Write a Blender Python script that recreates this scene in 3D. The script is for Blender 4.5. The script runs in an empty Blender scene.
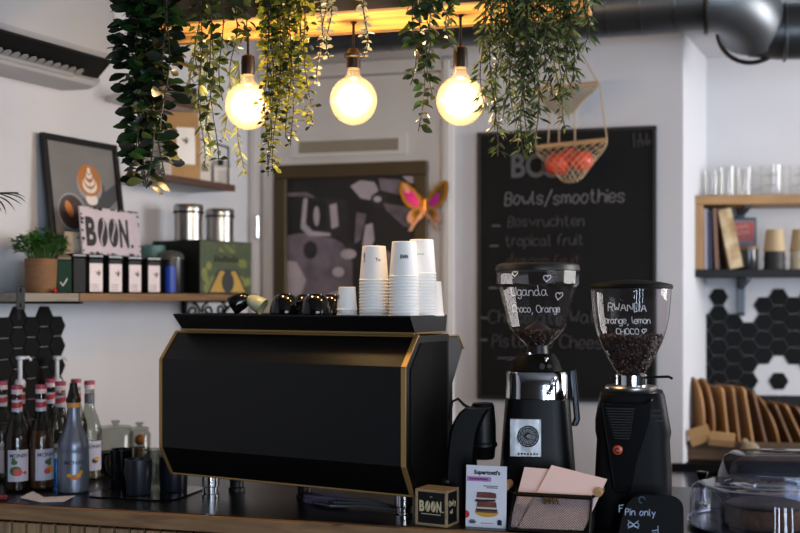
import bpy, bmesh, math, random
from mathutils import Vector, Matrix
R = math.radians
PI = math.pi
rng = random.Random(7)
SC = bpy.context.scene
COL = SC.collection
EYE = 1.60
HOR = 297.0
FPX = 1111.1

# ------------------------------------------------------------------ colours and materials
def lin(c):
    c = c / 255.0
    return c / 12.92 if c <= 0.04045 else ((c + 0.055) / 1.055) ** 2.4
def rgb(h):
    h = h.lstrip('#')
    return (lin(int(h[0:2], 16)), lin(int(h[2:4], 16)), lin(int(h[4:6], 16)), 1.0)

MATS = {}
def mat(name, col, rough=0.5, metal=0.0, spec=0.5, var=0.0, scale=8.0, bump=0.0, bscale=60.0, coat=0.0,
        trans=0.0, stretch=(1, 1, 1), col2=None, sheen=0.0, detail=4.0, gen=False):
    if name in MATS:
        return MATS[name]
    m = bpy.data.materials.new(name); m.use_nodes = True
    nt = m.node_tree; N = nt.nodes; Lk = nt.links
    b = N['Principled BSDF']
    b.inputs['Base Color'].default_value = rgb(col)
    b.inputs['Roughness'].default_value = rough
    b.inputs['Metallic'].default_value = metal
    b.inputs['Specular IOR Level'].default_value = spec
    b.inputs['Coat Weight'].default_value = coat
    b.inputs['Sheen Weight'].default_value = sheen
    tc = N.new('ShaderNodeTexCoord'); mp = N.new('ShaderNodeMapping')
    mp.inputs['Scale'].default_value = stretch
    Lk.new(tc.outputs['Object'], mp.inputs['Vector'])
    if var > 0 or col2:
        nz = N.new('ShaderNodeTexNoise'); nz.inputs['Scale'].default_value = scale; nz.inputs['Detail'].default_value = detail
        Lk.new(mp.outputs['Vector'], nz.inputs['Vector'])
        rp = N.new('ShaderNodeValToRGB')
        c = rgb(col)
        if col2:
            rp.color_ramp.elements[0].position = 0.38; rp.color_ramp.elements[1].position = 0.62
            rp.color_ramp.elements[0].color = c; rp.color_ramp.elements[1].color = rgb(col2)
        else:
            rp.color_ramp.elements[0].position = 0.3; rp.color_ramp.elements[1].position = 0.7
            rp.color_ramp.elements[0].color = tuple(x * (1 - var) for x in c[:3]) + (1,)
            rp.color_ramp.elements[1].color = tuple(min(1, x * (1 + var)) for x in c[:3]) + (1,)
        Lk.new(nz.outputs['Fac'], rp.inputs['Fac']); Lk.new(rp.outputs['Color'], b.inputs['Base Color'])
    if bump > 0:
        n2 = N.new('ShaderNodeTexNoise'); n2.inputs['Scale'].default_value = bscale; n2.inputs['Detail'].default_value = 3
        Lk.new(mp.outputs['Vector'], n2.inputs['Vector'])
        bp = N.new('ShaderNodeBump'); bp.inputs['Strength'].default_value = bump; bp.inputs['Distance'].default_value = 0.01
        Lk.new(n2.outputs['Fac'], bp.inputs['Height']); Lk.new(bp.outputs['Normal'], b.inputs['Normal'])
    if trans > 0:
        tr = N.new('ShaderNodeBsdfTranslucent'); tr.inputs['Color'].default_value = tuple(min(1, x * 1.6) for x in rgb(col)[:3]) + (1,)
        mx = N.new('ShaderNodeMixShader'); mx.inputs['Fac'].default_value = trans
        out = N['Material Output']
        Lk.new(b.outputs['BSDF'], mx.inputs[1]); Lk.new(tr.outputs['BSDF'], mx.inputs[2]); Lk.new(mx.outputs['Shader'], out.inputs['Surface'])
    MATS[name] = m
    return m

def wood(name, c1, c2, rough=0.55, axis='X', scale=3.0, knots=False):
    if name in MATS:
        return MATS[name]
    m = bpy.data.materials.new(name); m.use_nodes = True
    nt = m.node_tree; N = nt.nodes; Lk = nt.links; b = N['Principled BSDF']
    b.inputs['Roughness'].default_value = rough
    tc = N.new('ShaderNodeTexCoord'); mp = N.new('ShaderNodeMapping')
    s = {'X': (1.2, 14, 14), 'Y': (14, 1.2, 14), 'Z': (14, 14, 1.2)}[axis]
    mp.inputs['Scale'].default_value = s
    Lk.new(tc.outputs['Object'], mp.inputs['Vector'])
    nz = N.new('ShaderNodeTexNoise'); nz.inputs['Scale'].default_value = scale; nz.inputs['Detail'].default_value = 6
    nz.inputs['Distortion'].default_value = 1.2
    Lk.new(mp.outputs['Vector'], nz.inputs['Vector'])
    rp = N.new('ShaderNodeValToRGB')
    rp.color_ramp.elements[0].position = 0.32; rp.color_ramp.elements[1].position = 0.68
    rp.color_ramp.elements[0].color = rgb(c1); rp.color_ramp.elements[1].color = rgb(c2)
    Lk.new(nz.outputs['Fac'], rp.inputs['Fac'])
    src = rp.outputs['Color']
    if knots:
        vo = N.new('ShaderNodeTexVoronoi'); vo.inputs['Scale'].default_value = 6.5
        mp2 = N.new('ShaderNodeMapping'); mp2.inputs['Scale'].default_value = (0.8, 1.6, 1.6)
        Lk.new(tc.outputs['Object'], mp2.inputs['Vector']); Lk.new(mp2.outputs['Vector'], vo.inputs['Vector'])
        r2 = N.new('ShaderNodeValToRGB'); r2.color_ramp.elements[0].position = 0.04; r2.color_ramp.elements[1].position = 0.12
        r2.color_ramp.elements[0].color = (0.25, 0.14, 0.07, 1); r2.color_ramp.elements[1].color = (1, 1, 1, 1)
        Lk.new(vo.outputs['Distance'], r2.inputs['Fac'])
        mx = N.new('ShaderNodeMixRGB'); mx.blend_type = 'MULTIPLY'; mx.inputs['Fac'].default_value = 1
        Lk.new(src, mx.inputs['Color1']); Lk.new(r2.outputs['Color'], mx.inputs['Color2']); src = mx.outputs['Color']
    Lk.new(src, b.inputs['Base Color'])
    bp = N.new('ShaderNodeBump'); bp.inputs['Strength'].default_value = 0.15; bp.inputs['Distance'].default_value = 0.004
    Lk.new(nz.outputs['Fac'], bp.inputs['Height']); Lk.new(bp.outputs['Normal'], b.inputs['Normal'])
    MATS[name] = m
    return m

def glass(name, tint='#ffffff', rough=0.02, ior=1.45, haze=0.0, hazecol='#ffffff', volume=None):
    """thin-walled clear glass: see-through with fresnel reflections"""
    if name in MATS:
        return MATS[name]
    m = bpy.data.materials.new(name); m.use_nodes = True
    nt = m.node_tree; N = nt.nodes; Lk = nt.links
    N.remove(N['Principled BSDF']); out = N['Material Output']
    tr = N.new('ShaderNodeBsdfTransparent'); tr.inputs['Color'].default_value = rgb(tint)
    gl = N.new('ShaderNodeBsdfGlossy'); gl.inputs['Roughness'].default_value = rough
    lw = N.new('ShaderNodeLayerWeight'); lw.inputs['Blend'].default_value = .5
    p5 = N.new('ShaderNodeMath'); p5.operation = 'POWER'; p5.inputs[1].default_value = 4.5; Lk.new(lw.outputs['Facing'], p5.inputs[0])
    f0 = ((ior - 1) / (ior + 1)) ** 2
    ml = N.new('ShaderNodeMath'); ml.operation = 'MULTIPLY_ADD'; ml.inputs[1].default_value = .8; ml.inputs[2].default_value = f0; Lk.new(p5.outputs[0], ml.inputs[0])
    mx = N.new('ShaderNodeMixShader')
    Lk.new(ml.outputs[0], mx.inputs['Fac']); Lk.new(tr.outputs['BSDF'], mx.inputs[1]); Lk.new(gl.outputs['BSDF'], mx.inputs[2])
    last = mx.outputs['Shader']
    if haze > 0:
        df = N.new('ShaderNodeBsdfDiffuse'); df.inputs['Color'].default_value = rgb(hazecol)
        m2 = N.new('ShaderNodeMixShader'); m2.inputs['Fac'].default_value = haze
        Lk.new(last, m2.inputs[1]); Lk.new(df.outputs['BSDF'], m2.inputs[2]); last = m2.outputs['Shader']
    Lk.new(last, out.inputs['Surface'])
    if volume:
        volume(N, Lk, out)
    MATS[name] = m
    return m

def emit(name, col, strength):
    if name in MATS:
        return MATS[name]
    m = bpy.data.materials.new(name); m.use_nodes = True
    N = m.node_tree.nodes; b = N['Principled BSDF']
    b.inputs['Base Color'].default_value = rgb(col)
    b.inputs['Emission Color'].default_value = rgb(col); b.inputs['Emission Strength'].default_value = strength
    MATS[name] = m
    return m

# ------------------------------------------------------------------ mesh builder
class MB:
    def __init__(s):
        s.v = []; s.f = []; s.mi = []; s.M = Matrix.Identity(4); s.m = 0
    def add(s, vs, fs):
        o = len(s.v); M = s.M
        for p in vs:
            s.v.append(tuple(M @ Vector(p)))
        for f in fs:
            s.f.append(tuple(i + o for i in f)); s.mi.append(s.m)
        return s
    def at(s, loc=(0, 0, 0), rot=(0, 0, 0), sc=(1, 1, 1)):
        from mathutils import Euler
        s.M = Matrix.Translation(loc) @ Euler(rot).to_matrix().to_4x4() @ Matrix.Diagonal((sc[0], sc[1], sc[2], 1))
        return s
    def mi_(s, i):
        s.m = i; return s
    def box(s, x0, x1, y0, y1, z0, z1):
        vs = [(x, y, z) for z in (z0, z1) for y in (y0, y1) for x in (x0, x1)]
        return s.add(vs, [(0, 2, 3, 1), (4, 5, 7, 6), (0, 1, 5, 4), (2, 6, 7, 3), (0, 4, 6, 2), (1, 3, 7, 5)])
    def cbox(s, x0, x1, y0, y1, z0, z1, b=0.002):
        """box with chamfered vertical edges and top/bottom rims"""
        def ring(z, i):
            return [(x0 + i + b, y0 + i, z), (x1 - i - b, y0 + i, z), (x1 - i, y0 + i + b, z), (x1 - i, y1 - i - b, z),
                    (x1 - i - b, y1 - i, z), (x0 + i + b, y1 - i, z), (x0 + i, y1 - i - b, z), (x0 + i, y0 + i + b, z)]
        return s.loft([ring(z0, b * .7), ring(z0 + b * .7, 0), ring(z1 - b * .7, 0), ring(z1, b * .7)])
    def loft(s, rings, cap=True, closed=True):
        n = len(rings[0]); vs = [p for r in rings for p in r]; fs = []
        for k in range(len(rings) - 1):
            for i in range(n if closed else n - 1):
                j = (i + 1) % n
                fs.append((k * n + i, k * n + j, (k + 1) * n + j, (k + 1) * n + i))
        if cap:
            fs.append(tuple(range(n - 1, -1, -1))); fs.append(tuple((len(rings) - 1) * n + i for i in range(n)))
        return s.add(vs, fs)
    def lathe(s, prof, seg=32, c=(0, 0, 0), cap=False):
        rings = []
        for r, z in prof:
            r = max(r, 1e-5)
            rings.append([(c[0] + r * math.cos(2 * PI * i / seg), c[1] + r * math.sin(2 * PI * i / seg), c[2] + z) for i in range(seg)])
        return s.loft(rings, cap=cap)
    def cyl(s, c, r, z0, z1, seg=24, r2=None):
        r2 = r if r2 is None else r2
        return s.lathe([(r, z0), (r2, z1)], seg, c, cap=True)
    def tube(s, pts, r, seg=8, cap=True, flat=1.0):
        pts = [Vector(p) for p in pts]
        rings = []; up = Vector((0, 0, 1)); prev = None
        for i, p in enumerate(pts):
            d = (pts[min(i + 1, len(pts) - 1)] - pts[max(i - 1, 0)])
            if d.length < 1e-9: d = Vector((0, 0, 1))
            d.normalize()
            if prev is None:
                a = d.cross(up)
                if a.length < 0.05: a = d.cross(Vector((1, 0, 0)))
            else:
                a = prev - d * prev.dot(d)
                if a.length < 1e-6: a = d.cross(up)
            a.normalize(); b = d.cross(a); prev = a
            rr = r(i / max(1, len(pts) - 1)) if callable(r) else r
            rings.append([tuple(p + a * math.cos(2 * PI * k / seg) * rr + b * math.sin(2 * PI * k / seg) * rr * flat) for k in range(seg)])
        return s.loft(rings, cap=cap)
    def sphere(s, c, r, seg=16, rings=10, sc=(1, 1, 1)):
        prof = []
        rs = []
        for k in range(rings + 1):
            t = PI * k / rings
            rs.append([(c[0] + sc[0] * r * max(math.sin(t), 1e-4) * math.cos(2 * PI * i / seg), c[1] + sc[1] * r * max(math.sin(t), 1e-4) * math.sin(2 * PI * i / seg), c[2] - sc[2] * r * math.cos(t)) for i in range(seg)])
        return s.loft(rs, cap=False)
    def prism(s, poly, y0, y1):
        """poly in (x,z), extruded along y"""
        return s.loft([[(x, y0, z) for x, z in poly], [(x, y1, z) for x, z in poly]])
    def prism_x(s, poly, x0, x1):
        return s.loft([[(x0, y, z) for y, z in poly], [(x1, y, z) for y, z in poly]])
    def prism_z(s, poly, z0, z1):
        return s.loft([[(x, y, z0) for x, y in poly], [(x, y, z1) for x, y in poly]])
    def strokes(s, text, size, fn, r, jit=0.0, slant=0.0, gap=1.6, seg=5):
        """handwriting: every stroke a thin raised line; fn maps text (x, y) to a point"""
        x = 0.0; u = size / 6.0; J = random.Random(len(text) * 13 + 5)
        for ch in text:
            if ch == ' ':
                x += 3 * u; continue
            g = GLYPH.get(ch)
            if g is None:
                x += 3 * u; continue
            w = 0; dy = J.uniform(-jit, jit) * u; sc = 1 + J.uniform(-jit, jit) * .12
            for st in g.split(','):
                pts = []
                for q in st.split():
                    a, b = int(q[0]), int(q[1]) - 2
                    w = max(w, a)
                    pts.append((x + (a * sc + slant * b) * u + J.uniform(-jit, jit) * u * .25, b * u * sc + dy + J.uniform(-jit, jit) * u * .25))
                if len(pts) > 2:                       # soften corners
                    sm = [pts[0]]
                    for i in range(1, len(pts) - 1):
                        p0, p1, p2 = pts[i - 1], pts[i], pts[i + 1]
                        sm.append((p1[0] * .75 + p0[0] * .25, p1[1] * .75 + p0[1] * .25)); sm.append((p1[0] * .75 + p2[0] * .25, p1[1] * .75 + p2[1] * .25))
                    sm.append(pts[-1]); pts = sm
                s.tube([fn(a, b) for a, b in pts], r, seg)
            x += (w + gap) * u
        return x
    def text(s, txt, size, fn, bold=0.0, align='LEFT', sx=1.0, shear=0.0, space=1.0):
        cu = bpy.data.curves.new('t', 'FONT'); cu.body = txt; cu.size = size; cu.offset = bold * size; cu.align_x = align
        cu.shear = shear; cu.space_character = space; cu.resolution_u = 3
        o = bpy.data.objects.new('t', cu); COL.objects.link(o)
        dg = bpy.context.evaluated_depsgraph_get(); me = bpy.data.meshes.new_from_object(o.evaluated_get(dg))
        s.add([fn(v.co.x * sx, v.co.y) for v in me.vertices], [tuple(p.vertices) for p in me.polygons])
        bpy.data.objects.remove(o); bpy.data.curves.remove(cu); bpy.data.meshes.remove(me)
        return s
    def build(s, name, m, parent=None, smooth=40, bevel=0.0, bseg=2, recalc=True):
        me = bpy.data.meshes.new(name); me.from_pydata(s.v, [], s.f)
        ms = m if isinstance(m, (list, tuple)) else [m]
        for x in ms: me.materials.append(x)
        if len(ms) > 1: me.polygons.foreach_set('material_index', s.mi)
        if recalc:
            bm = bmesh.new(); bm.from_mesh(me); bmesh.ops.recalc_face_normals(bm, faces=bm.faces); bm.to_mesh(me); bm.free()
        if smooth:
            me.polygons.foreach_set('use_smooth', [True] * len(me.polygons))
            me.set_sharp_from_angle(angle=R(smooth))
        me.update()
        o = bpy.data.objects.new(name, me); COL.objects.link(o)
        if parent is not None: o.parent = parent
        if bevel > 0:
            bv = o.modifiers.new('bevel', 'BEVEL'); bv.width = bevel; bv.segments = bseg; bv.limit_method = 'ANGLE'; bv.angle_limit = R(35)
        return o

def disc_on(mb, cx, cz, rx, rz, rad, lift, n=12):
    # a printed dot that follows a round wall of radius rad
    rr = rad + lift
    for i in range(n):
        a, b = -1 + 2 * i / n, -1 + 2 * (i + 1) / n
        ha, hb = math.sqrt(max(0, 1 - a * a)), math.sqrt(max(0, 1 - b * b))
        q = []
        for t, h in ((a, -ha), (b, -hb), (b, hb), (a, ha)):
            x = (cx + rx * t) / rad
            q.append((rr * math.sin(x), -rr * math.cos(x), cz + rz * h))
        mb.add(q, [(0, 1, 2, 3)])
    return mb
GLYPH = {'U': '08 03 12 32 43 48', 'g': '35 26 16 04 03 12 22 34,36 31 20 10 01', 'a': '35 26 16 04 03 12 22 34,36 33 42',
 'n': '06 02,04 16 26 35 32', 'd': '35 26 16 04 03 12 22 34,39 33 42', 'C': '47 38 18 06 04 12 32 43', 'h': '08 02,04 16 26 35 32',
 'o': '16 04 03 12 22 34 35 26 16', 'c': '35 26 16 05 03 12 22 33', ',': '12 00', 'O': '18 06 04 12 32 44 46 38 18',
 'r': '06 02,04 16 26', 'e': '04 34 35 26 16 05 03 12 22 33', 'R': '02 08 28 47 46 35 05,25 42', 'W': '08 12 26 32 48',
 'A': '02 28 42,14 34', 'N': '02 08 42 48', 'D': '02 08 28 46 44 22 02', 'l': '08 03 12', 'i': '06 02,07 08',
 'm': '06 02,05 16 25 22,25 36 45 42', 'H': '08 02,48 42,05 45', 'P': '02 08 28 37 36 25 05', 'p': '06 00,05 16 26 35 33 22 12 03',
 'y': '06 14 23,36 10', 'B': '02 08 28 37 36 25 05,25 34 33 22 02', 'w': '06 12 24 32 46', 's': '35 26 16 05 14 24 33 22 12 03',
 '/': '01 39', 't': '18 13 22 32,06 26', 'v': '06 22 46', 'f': '12 17 28 38,05 25', 'u': '06 03 12 22 34,36 32',
 'k': '08 02,36 04 32', 'E': '48 08 02 42,05 35', '-': '05 35', 'S': '47 38 18 07 06 15 35 44 43 32 12 03', 'z': '06 36 02 32',
 'b': '08 02,05 16 26 35 33 22 12 03'}

# ------------------------------------------------------------------ objects
def tag(o, label, cat, group=None):
    o['label'] = label; o['category'] = cat
    if group: o['group'] = group
    return o
def thing(name, label, cat, loc=(0, 0, 0), rz=0.0, group=None, rot=None):
    o = bpy.data.objects.new(name, None); COL.objects.link(o); o.empty_display_size = 0.05
    o.location = loc; o.rotation_euler = rot if rot else (0, 0, rz)
    return tag(o, label, cat, group)
def struct(o):
    o['kind'] = 'structure'; return o
def dup(root, loc, rz=None, label=None, group=None, rot=None):
    r = root.copy(); COL.objects.link(r); r.location = loc
    if rz is not None: r.rotation_euler = (0, 0, rz)
    if rot is not None: r.rotation_euler = rot
    if label: r['label'] = label
    if group: r['group'] = group
    for ch in list(root.children):
        c = ch.copy(); COL.objects.link(c); c.parent = r
        for g in list(ch.children):
            d = g.copy(); COL.objects.link(d); d.parent = c
    return r

# ------------------------------------------------------------------ places
def P(px, py, Y):
    return Vector(((px - 400) / FPX * Y, Y, EYE + (HOR - py) * Y / FPX))
class Frame:
    """a wall or edge: x along it, d out of it towards the room"""
    def __init__(s, ox, oy, deg):
        s.o = Vector((ox, oy)); s.a = R(deg)
        s.e = Vector((math.cos(s.a), math.sin(s.a))); s.n = Vector((-math.sin(s.a), math.cos(s.a)))
    def u(s, px, d=0.0):
        k = (px - 400) / FPX; b = s.o - s.n * d
        return (k * b.y - b.x) / (s.e.x - k * s.e.y)
    def w(s, u, d=0.0, z=0.0):
        p = s.o + s.e * u - s.n * d
        return Vector((p.x, p.y, z))
    def z(s, px, py, d=0.0):
        return EYE + (HOR - py) * s.w(s.u(px, d), d).y / FPX
    def at(s, px, py, d=0.0):
        return s.w(s.u(px, d), d, s.z(px, py, d))
    def uz(s, px, py, d=0.0):
        return s.u(px, d), s.z(px, py, d)
BK = Frame(1.121, 4.40, -15.5)       # back wall, origin at its right edge
LF = Frame(-0.638, 4.886, 63.7)      # left wall, origin in the corner
RC = Frame(1.345, 4.88, -8.0)        # niche wall on the right
KT = Frame(0.049, 2.705, -15.5)      # front edge of the bar counter
MC = Frame(0.0146, 2.71, -28.5)      # front of the espresso machine
BAR = 1.04                           # bar top height
DAYF = 50.0; DAYR = 42.0; DAYR2 = 5.0; EXPO = 0.0
# ================================================================== materials in use
plaster = mat('wall plaster', '#c7c7cc', .85, var=.035, scale=2.2, bump=.06, bscale=35)
white_paint = mat('white door paint', '#cfcccb', .45, var=.02)
ceil_m = mat('ceiling paint', '#7d7d80', .9)
floor_m = mat('floor tile', '#2f2c2a', .5, var=.1, scale=3)
black_m = mat('black satin metal', '#0b0c0d', .42, spec=.35)
black_matte = mat('black matte plastic', '#070708', .6, spec=.1)
black_gloss = mat('black gloss', '#060709', .14, spec=.45)
body_black = mat('machine black lacquer', '#070708', .34, spec=.3)
gold = mat('brass trim', '#b8935a', .42, metal=.7)
chrome = mat('chrome', '#d9dade', .08, metal=1.0)
steel = mat('brushed steel', '#a9a6a2', .28, metal=1.0, bump=.03, bscale=200, stretch=(1, 1, 40))
duct_m = mat('dark galvanised duct', '#55585c', .36, metal=.85, var=.08, scale=5)
paper = mat('white paper', '#ece9e6', .7, var=.02)
cup_white = mat('white paper cup', '#f1eeea', .55)
kraft = mat('kraft paper', '#a98457', .85, var=.12, scale=20, bump=.1)
clear = glass('clear glass')
chalk = mat('white chalk', '#6f6d70', .95)
chalk_dim = mat('rubbed chalk', '#444246', .95)
chalk_red = mat('rubbed brown chalk', '#40312c', .95)
ink = mat('black ink', '#17171a', .6)
white_ink = mat('white paint marker', '#e8e6ea', .6)

# ================================================================== the room
H = 3.0
def plan(name, poly, z0, z1, m):
    return struct(MB().prism_z(poly, z0, z1).build(name, m, smooth=0))
E = BK.w(0); RO = RC.w(0); C0 = LF.w(0); RE = RC.w(2.35)
plan('wall_back', [(C0.x, C0.y), (E.x, E.y), (RO.x, RO.y), (RO.x, RO.y + .25), (C0.x, C0.y + .25)], 0, H, plaster)
plan('wall_niche', [(RO.x, RO.y), (RE.x, RE.y), (RE.x, RE.y + .25), (RO.x, RO.y + .25)], 0, H, plaster)
FB = BK.w(2.75)
plan('ceiling_niche', [(E.x, E.y), (FB.x, FB.y), (RE.x, RE.y), (RO.x, RO.y)], 2.65, H, plaster)
LE = LF.w(-8.1)
plan('wall_left', [(C0.x, C0.y), (LE.x, LE.y), (LE.x - .2, LE.y + .1), (C0.x - .2, C0.y + .1)], 0, H, plaster)
YF = LE.y
XR = RE.x
plan('floor', [(LE.x - .3, YF - .3), (XR + .3, YF - .3), (XR + .3, 5.4), (LE.x - .3, 5.4)], -.1, 0, floor_m)
plan('ceiling', [(LE.x - .3, YF - .3), (XR + .3, YF - .3), (XR + .3, 5.4), (LE.x - .3, 5.4)], H, H + .1, ceil_m)
# front wall (behind the camera) and right wall, both with shop windows; the one near the niche is added
def wall_with_windows(name, axis, fixed, a0, a1, wins, sgn, first):
    mb = MB()
    def bx(a, b, z0, z1, t0=0.0, t1=.2):
        lo, hi = sorted((fixed + sgn * t0, fixed + sgn * t1))
        if axis == 'x': mb.box(a, b, lo, hi, z0, z1)
        else: mb.box(lo, hi, a, b, z0, z1)
    prev = a0
    for w0, w1, z0, z1 in wins:
        bx(prev, w0, 0, H); bx(w0, w1, 0, z0); bx(w0, w1, z1, H); prev = w1
    bx(prev, a1, 0, H)
    struct(mb.build(name, mat('dark cafe wall', '#3f3a37', .85, var=.05), smooth=0))
    for i, (w0, w1, z0, z1) in enumerate(wins):
        mb = MB()
        f = .05
        for q in ((w0, w1, z0, z0 + f), (w0, w1, z1 - f, z1), (w0, w0 + f, z0, z1), (w1 - f, w1, z0, z1), ((w0 + w1) / 2 - f / 2, (w0 + w1) / 2 + f / 2, z0, z1)):
            bx(*q, .05, .12)
        o = struct(mb.build('window_%d' % (first + i), black_m, smooth=0))
        mb = MB(); bx(w0, w1, z0, z1, .08, .086)
        mb.build('pane', clear, o, smooth=0)
WINS_F = [(.3, .5, .15, 2.45), (.75, 1.05, .15, 2.45), (1.5, 1.95, .15, 2.45), (2.5, 2.8, .15, 2.45)]
WINS_R = [(-1.6, .7, 1.3, 2.8), (2.2, 3.9, 1.3, 2.8)]  # second window is added, out of view, to brighten the niche
wall_with_windows('wall_front', 'x', YF, LE.x - .3, XR + .3, WINS_F, -1, 1)
wall_with_windows('wall_right', 'y', XR, YF - .3, 4.8, WINS_R, 1, 5)

# door with frame, in the back wall beside the corner
dx0, dx1 = BK.u(262, .03), BK.u(441, .03)
zt = BK.z(330, 78, .03)
door = struct(MB().box(dx0, dx1, -.03, 0.0, 0, zt).build('door_1', white_paint, smooth=0, bevel=.003))
door.location = BK.w(0); door.rotation_euler = (0, 0, BK.a)
mb = MB()
for a, b in ((dx0 - .055, dx0 - .004), (dx1 + .004, dx1 + .055)):
    mb.box(a, b, -.05, 0.0, 0, zt + .06); mb.box(a + .012, b - .012, -.06, -.045, 0, zt + .045)
mb.box(dx0 - .055, dx1 + .055, -.05, 0.0, zt + .004, zt + .06)
mb.build('door_frame', white_paint, door, smooth=0, bevel=.003)
hz = BK.z(257, 227, .05)
mb = MB().cyl((dx0 - .012, -.058, hz), .011, -.045, .045, 16).sphere((dx0 - .012, -.058, hz + .047), .009, 10, 6).sphere((dx0 - .012, -.058, hz - .047), .009, 10, 6)
mb.build('door_hinge', chrome, door)
# ventilation grille set in the door
u0, z0 = BK.uz(290, 158, .05); u1, z1 = BK.uz(406, 133, .05)
g = thing('ventilation_grille', 'white slatted air grille set high in the white door above the poster', 'air vent', BK.w((u0 + u1) / 2, .03, (z0 + z1) / 2), BK.a)
w, h = (u1 - u0) / 2, (z1 - z0) / 2
mb = MB().box(-w, w, -.016, 0, h - .018, h).box(-w, w, -.016, 0, -h, -h + .018).box(-w, -w + .035, -.0155, 0, -h + .018, h - .018).box(w - .035, w, -.0155, 0, -h + .018, h - .018)
mb.build('grille_frame', white_paint, g, smooth=0)
mb = MB().box(-w + .03, w - .03, -.003, 0, -h + .015, h - .015)
for i in range(7):
    zc = -h + .026 + i * (2 * h - .052) / 6
    mb.loft([[(x, -.013, zc - .006), (x, -.002, zc + .006), (x, -.001, zc + .004), (x, -.012, zc - .008)] for x in (-w + .03, w - .03)])
mb.build('slats', mat('grille slats', '#a59c8c', .5), g, smooth=0)

# ------------------------------------------------------------------ counter
kt = thing('bar_counter', 'long bar counter with dark worktop, raw pine front edge and wooden slats', 'counter', KT.w(0, 0, 0), KT.a)

def in_kt(p): q = Vector((p.x, p.y)) - KT.o; return (q.dot(KT.e), q.dot(KT.n))
wl0, wl1 = in_kt(LF.w(0, .006)), in_kt(LF.w(-3, .006))
def wall_x(y): t = (y - wl0[1]) / (wl1[1] - wl0[1]); return wl0[0] + (wl1[0] - wl0[0]) * t
yl = wl0[1] + (wl1[1] - wl0[1]) * ((-1.62 - wl0[0]) / (wl1[0] - wl0[0]))
def top_plan(x0, x1, y0, y1): return [(wall_x(y0), y0), (x1, y0), (x1, y1), (wall_x(y1), y1)]
MB().prism_z(top_plan(-1.62, 1.5, .004, .76), BAR - .038, BAR).build('worktop', mat('dark worktop', '#0b0c0e', .3, spec=.4, bump=.02, bscale=150), kt, smooth=0, bevel=.002)
XL = wall_x(-.03)
MB().cbox(XL + .01, 1.5, -.022, .0035, BAR - .040, BAR - .001, .003).build('front_edge', wood('pine edge', '#70543a', '#98744e', .6, 'X', 3.2, True), kt, smooth=30)
MB().prism_z(top_plan(-1.60, 1.48, .03, .74), 0, BAR - .0385).build('cabinet_body', black_matte, kt, smooth=0)
mb = MB()
x = XL + .02
while x < 1.47:
    mb.cbox(x, x + .036, .008, .0295, .08, BAR - .052, .002); x += .0445
mb.build('slats', wood('pine slats', '#7d6248', '#a98a66', .65, 'Z', 3), kt, smooth=30)

# ------------------------------------------------------------------ chalkboard
bu0, bz0 = BK.uz(477, 399, .02); bu1, bz1 = BK.uz(656.5, 126.5, .02)
bz1 = BK.z(566, 129, .02)
bw, bh = bu1 - bu0, bz1 - bz0
cb = thing('chalkboard', 'tall black chalkboard menu with handwritten lines on the back wall', 'chalkboard', BK.w(bu0, .002, bz0), BK.a)
MB().box(0.012, bw - .012, -.014, 0, .012, bh - .012).build('board', mat('chalkboard slate', '#0e0f10', .75, spec=.25, var=.22, scale=5, detail=6), cb, smooth=0)
mb = MB().box(0, bw, -.02, 0, 0, .014).box(0, bw, -.02, 0, bh - .014, bh).box(0, .014, -.02, 0, 0, bh).box(bw - .014, bw, -.02, 0, 0, bh)
mb.build('board_frame', mat('board frame black', '#0d0d0e', .5), cb, smooth=0, bevel=.002)
def on_board(px, py):
    u, z = BK.uz(px, py, .018)
    return lambda a, b: (u - bu0 + a, -.0152, z - bz0 + b)
KY = 4.55 / FPX
mh_ = mat('grey chalk heading', '#5b5c61', .9)
for tx_, px_ in (('B', 510), ('O', 525), ('O', 541), ('N', 556), ('.', 572)):
    MB().text(tx_, 23 * KY / .69, on_board(px_, 177), .025, sx=.82).build('chalk_letter', mh_, cb, smooth=0)
mb = MB(); mb.strokes('Bowls/smoothies', 13.2 * KY, on_board(505, 205), .0028, .25, .05, .82)
mb.build('chalk_title', chalk, cb)
for tx_, px_, py_, sz_, gp_ in (('Bosvruchten', 508, 227, 10.5, 1.0), ('tropical fruit', 505, 246, 10.5, 1.0), ('Chocolate Walnut', 488, 323, 12.5, 1.1), ('Pistache Cheesecake', 492, 347, 12.5, 1.0)):
    xo_ = 0.0
    for wd_ in tx_.split():
        mb = MB(); f_ = on_board(px_, py_); xo_ += mb.strokes(wd_, sz_ * KY, (lambda a, b, x=xo_: f_(a + x, b)), .0026, .3, .05, gp_) + 2.5 * sz_ * KY / 6; mb.build('chalk_word', chalk_dim, cb)
for wd_, px_ in (('dragon', 506), ('fruit', 553)):
    MB_ = MB(); MB_.strokes(wd_, 10.5 * KY, on_board(px_, 266), .0026, .3, .05, 1.0); MB_.build('chalk_word', chalk_red, cb)
mb = MB()
for py, px in ((226, 492), (246, 490), (288, 489), (318, 479), (340, 479)):
    f = on_board(px, py); MB().tube([f(0, 0), f(.016, .001), f(.034, -.001)], .0032, 5).build('chalk_dash', chalk, cb)
f = on_board(632, 131)
for k in range(9): mb.tube([f(.005 + k * .0085, -.01 - .03 * abs(math.sin(k * 2.1))), f(.008 + k * .008, -.035 - .03 * abs(math.cos(k * 1.7)))], .0022, 4)
for k in range(5):
    f = on_board(505 + k * 28, 132.4 - k * .9); MB().tube([f(0, 0), f(.02, 0)], .0018, 4).build('chalk_dash', chalk_dim, cb)
mb.build('chalk_doodle', chalk_dim, cb)

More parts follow.
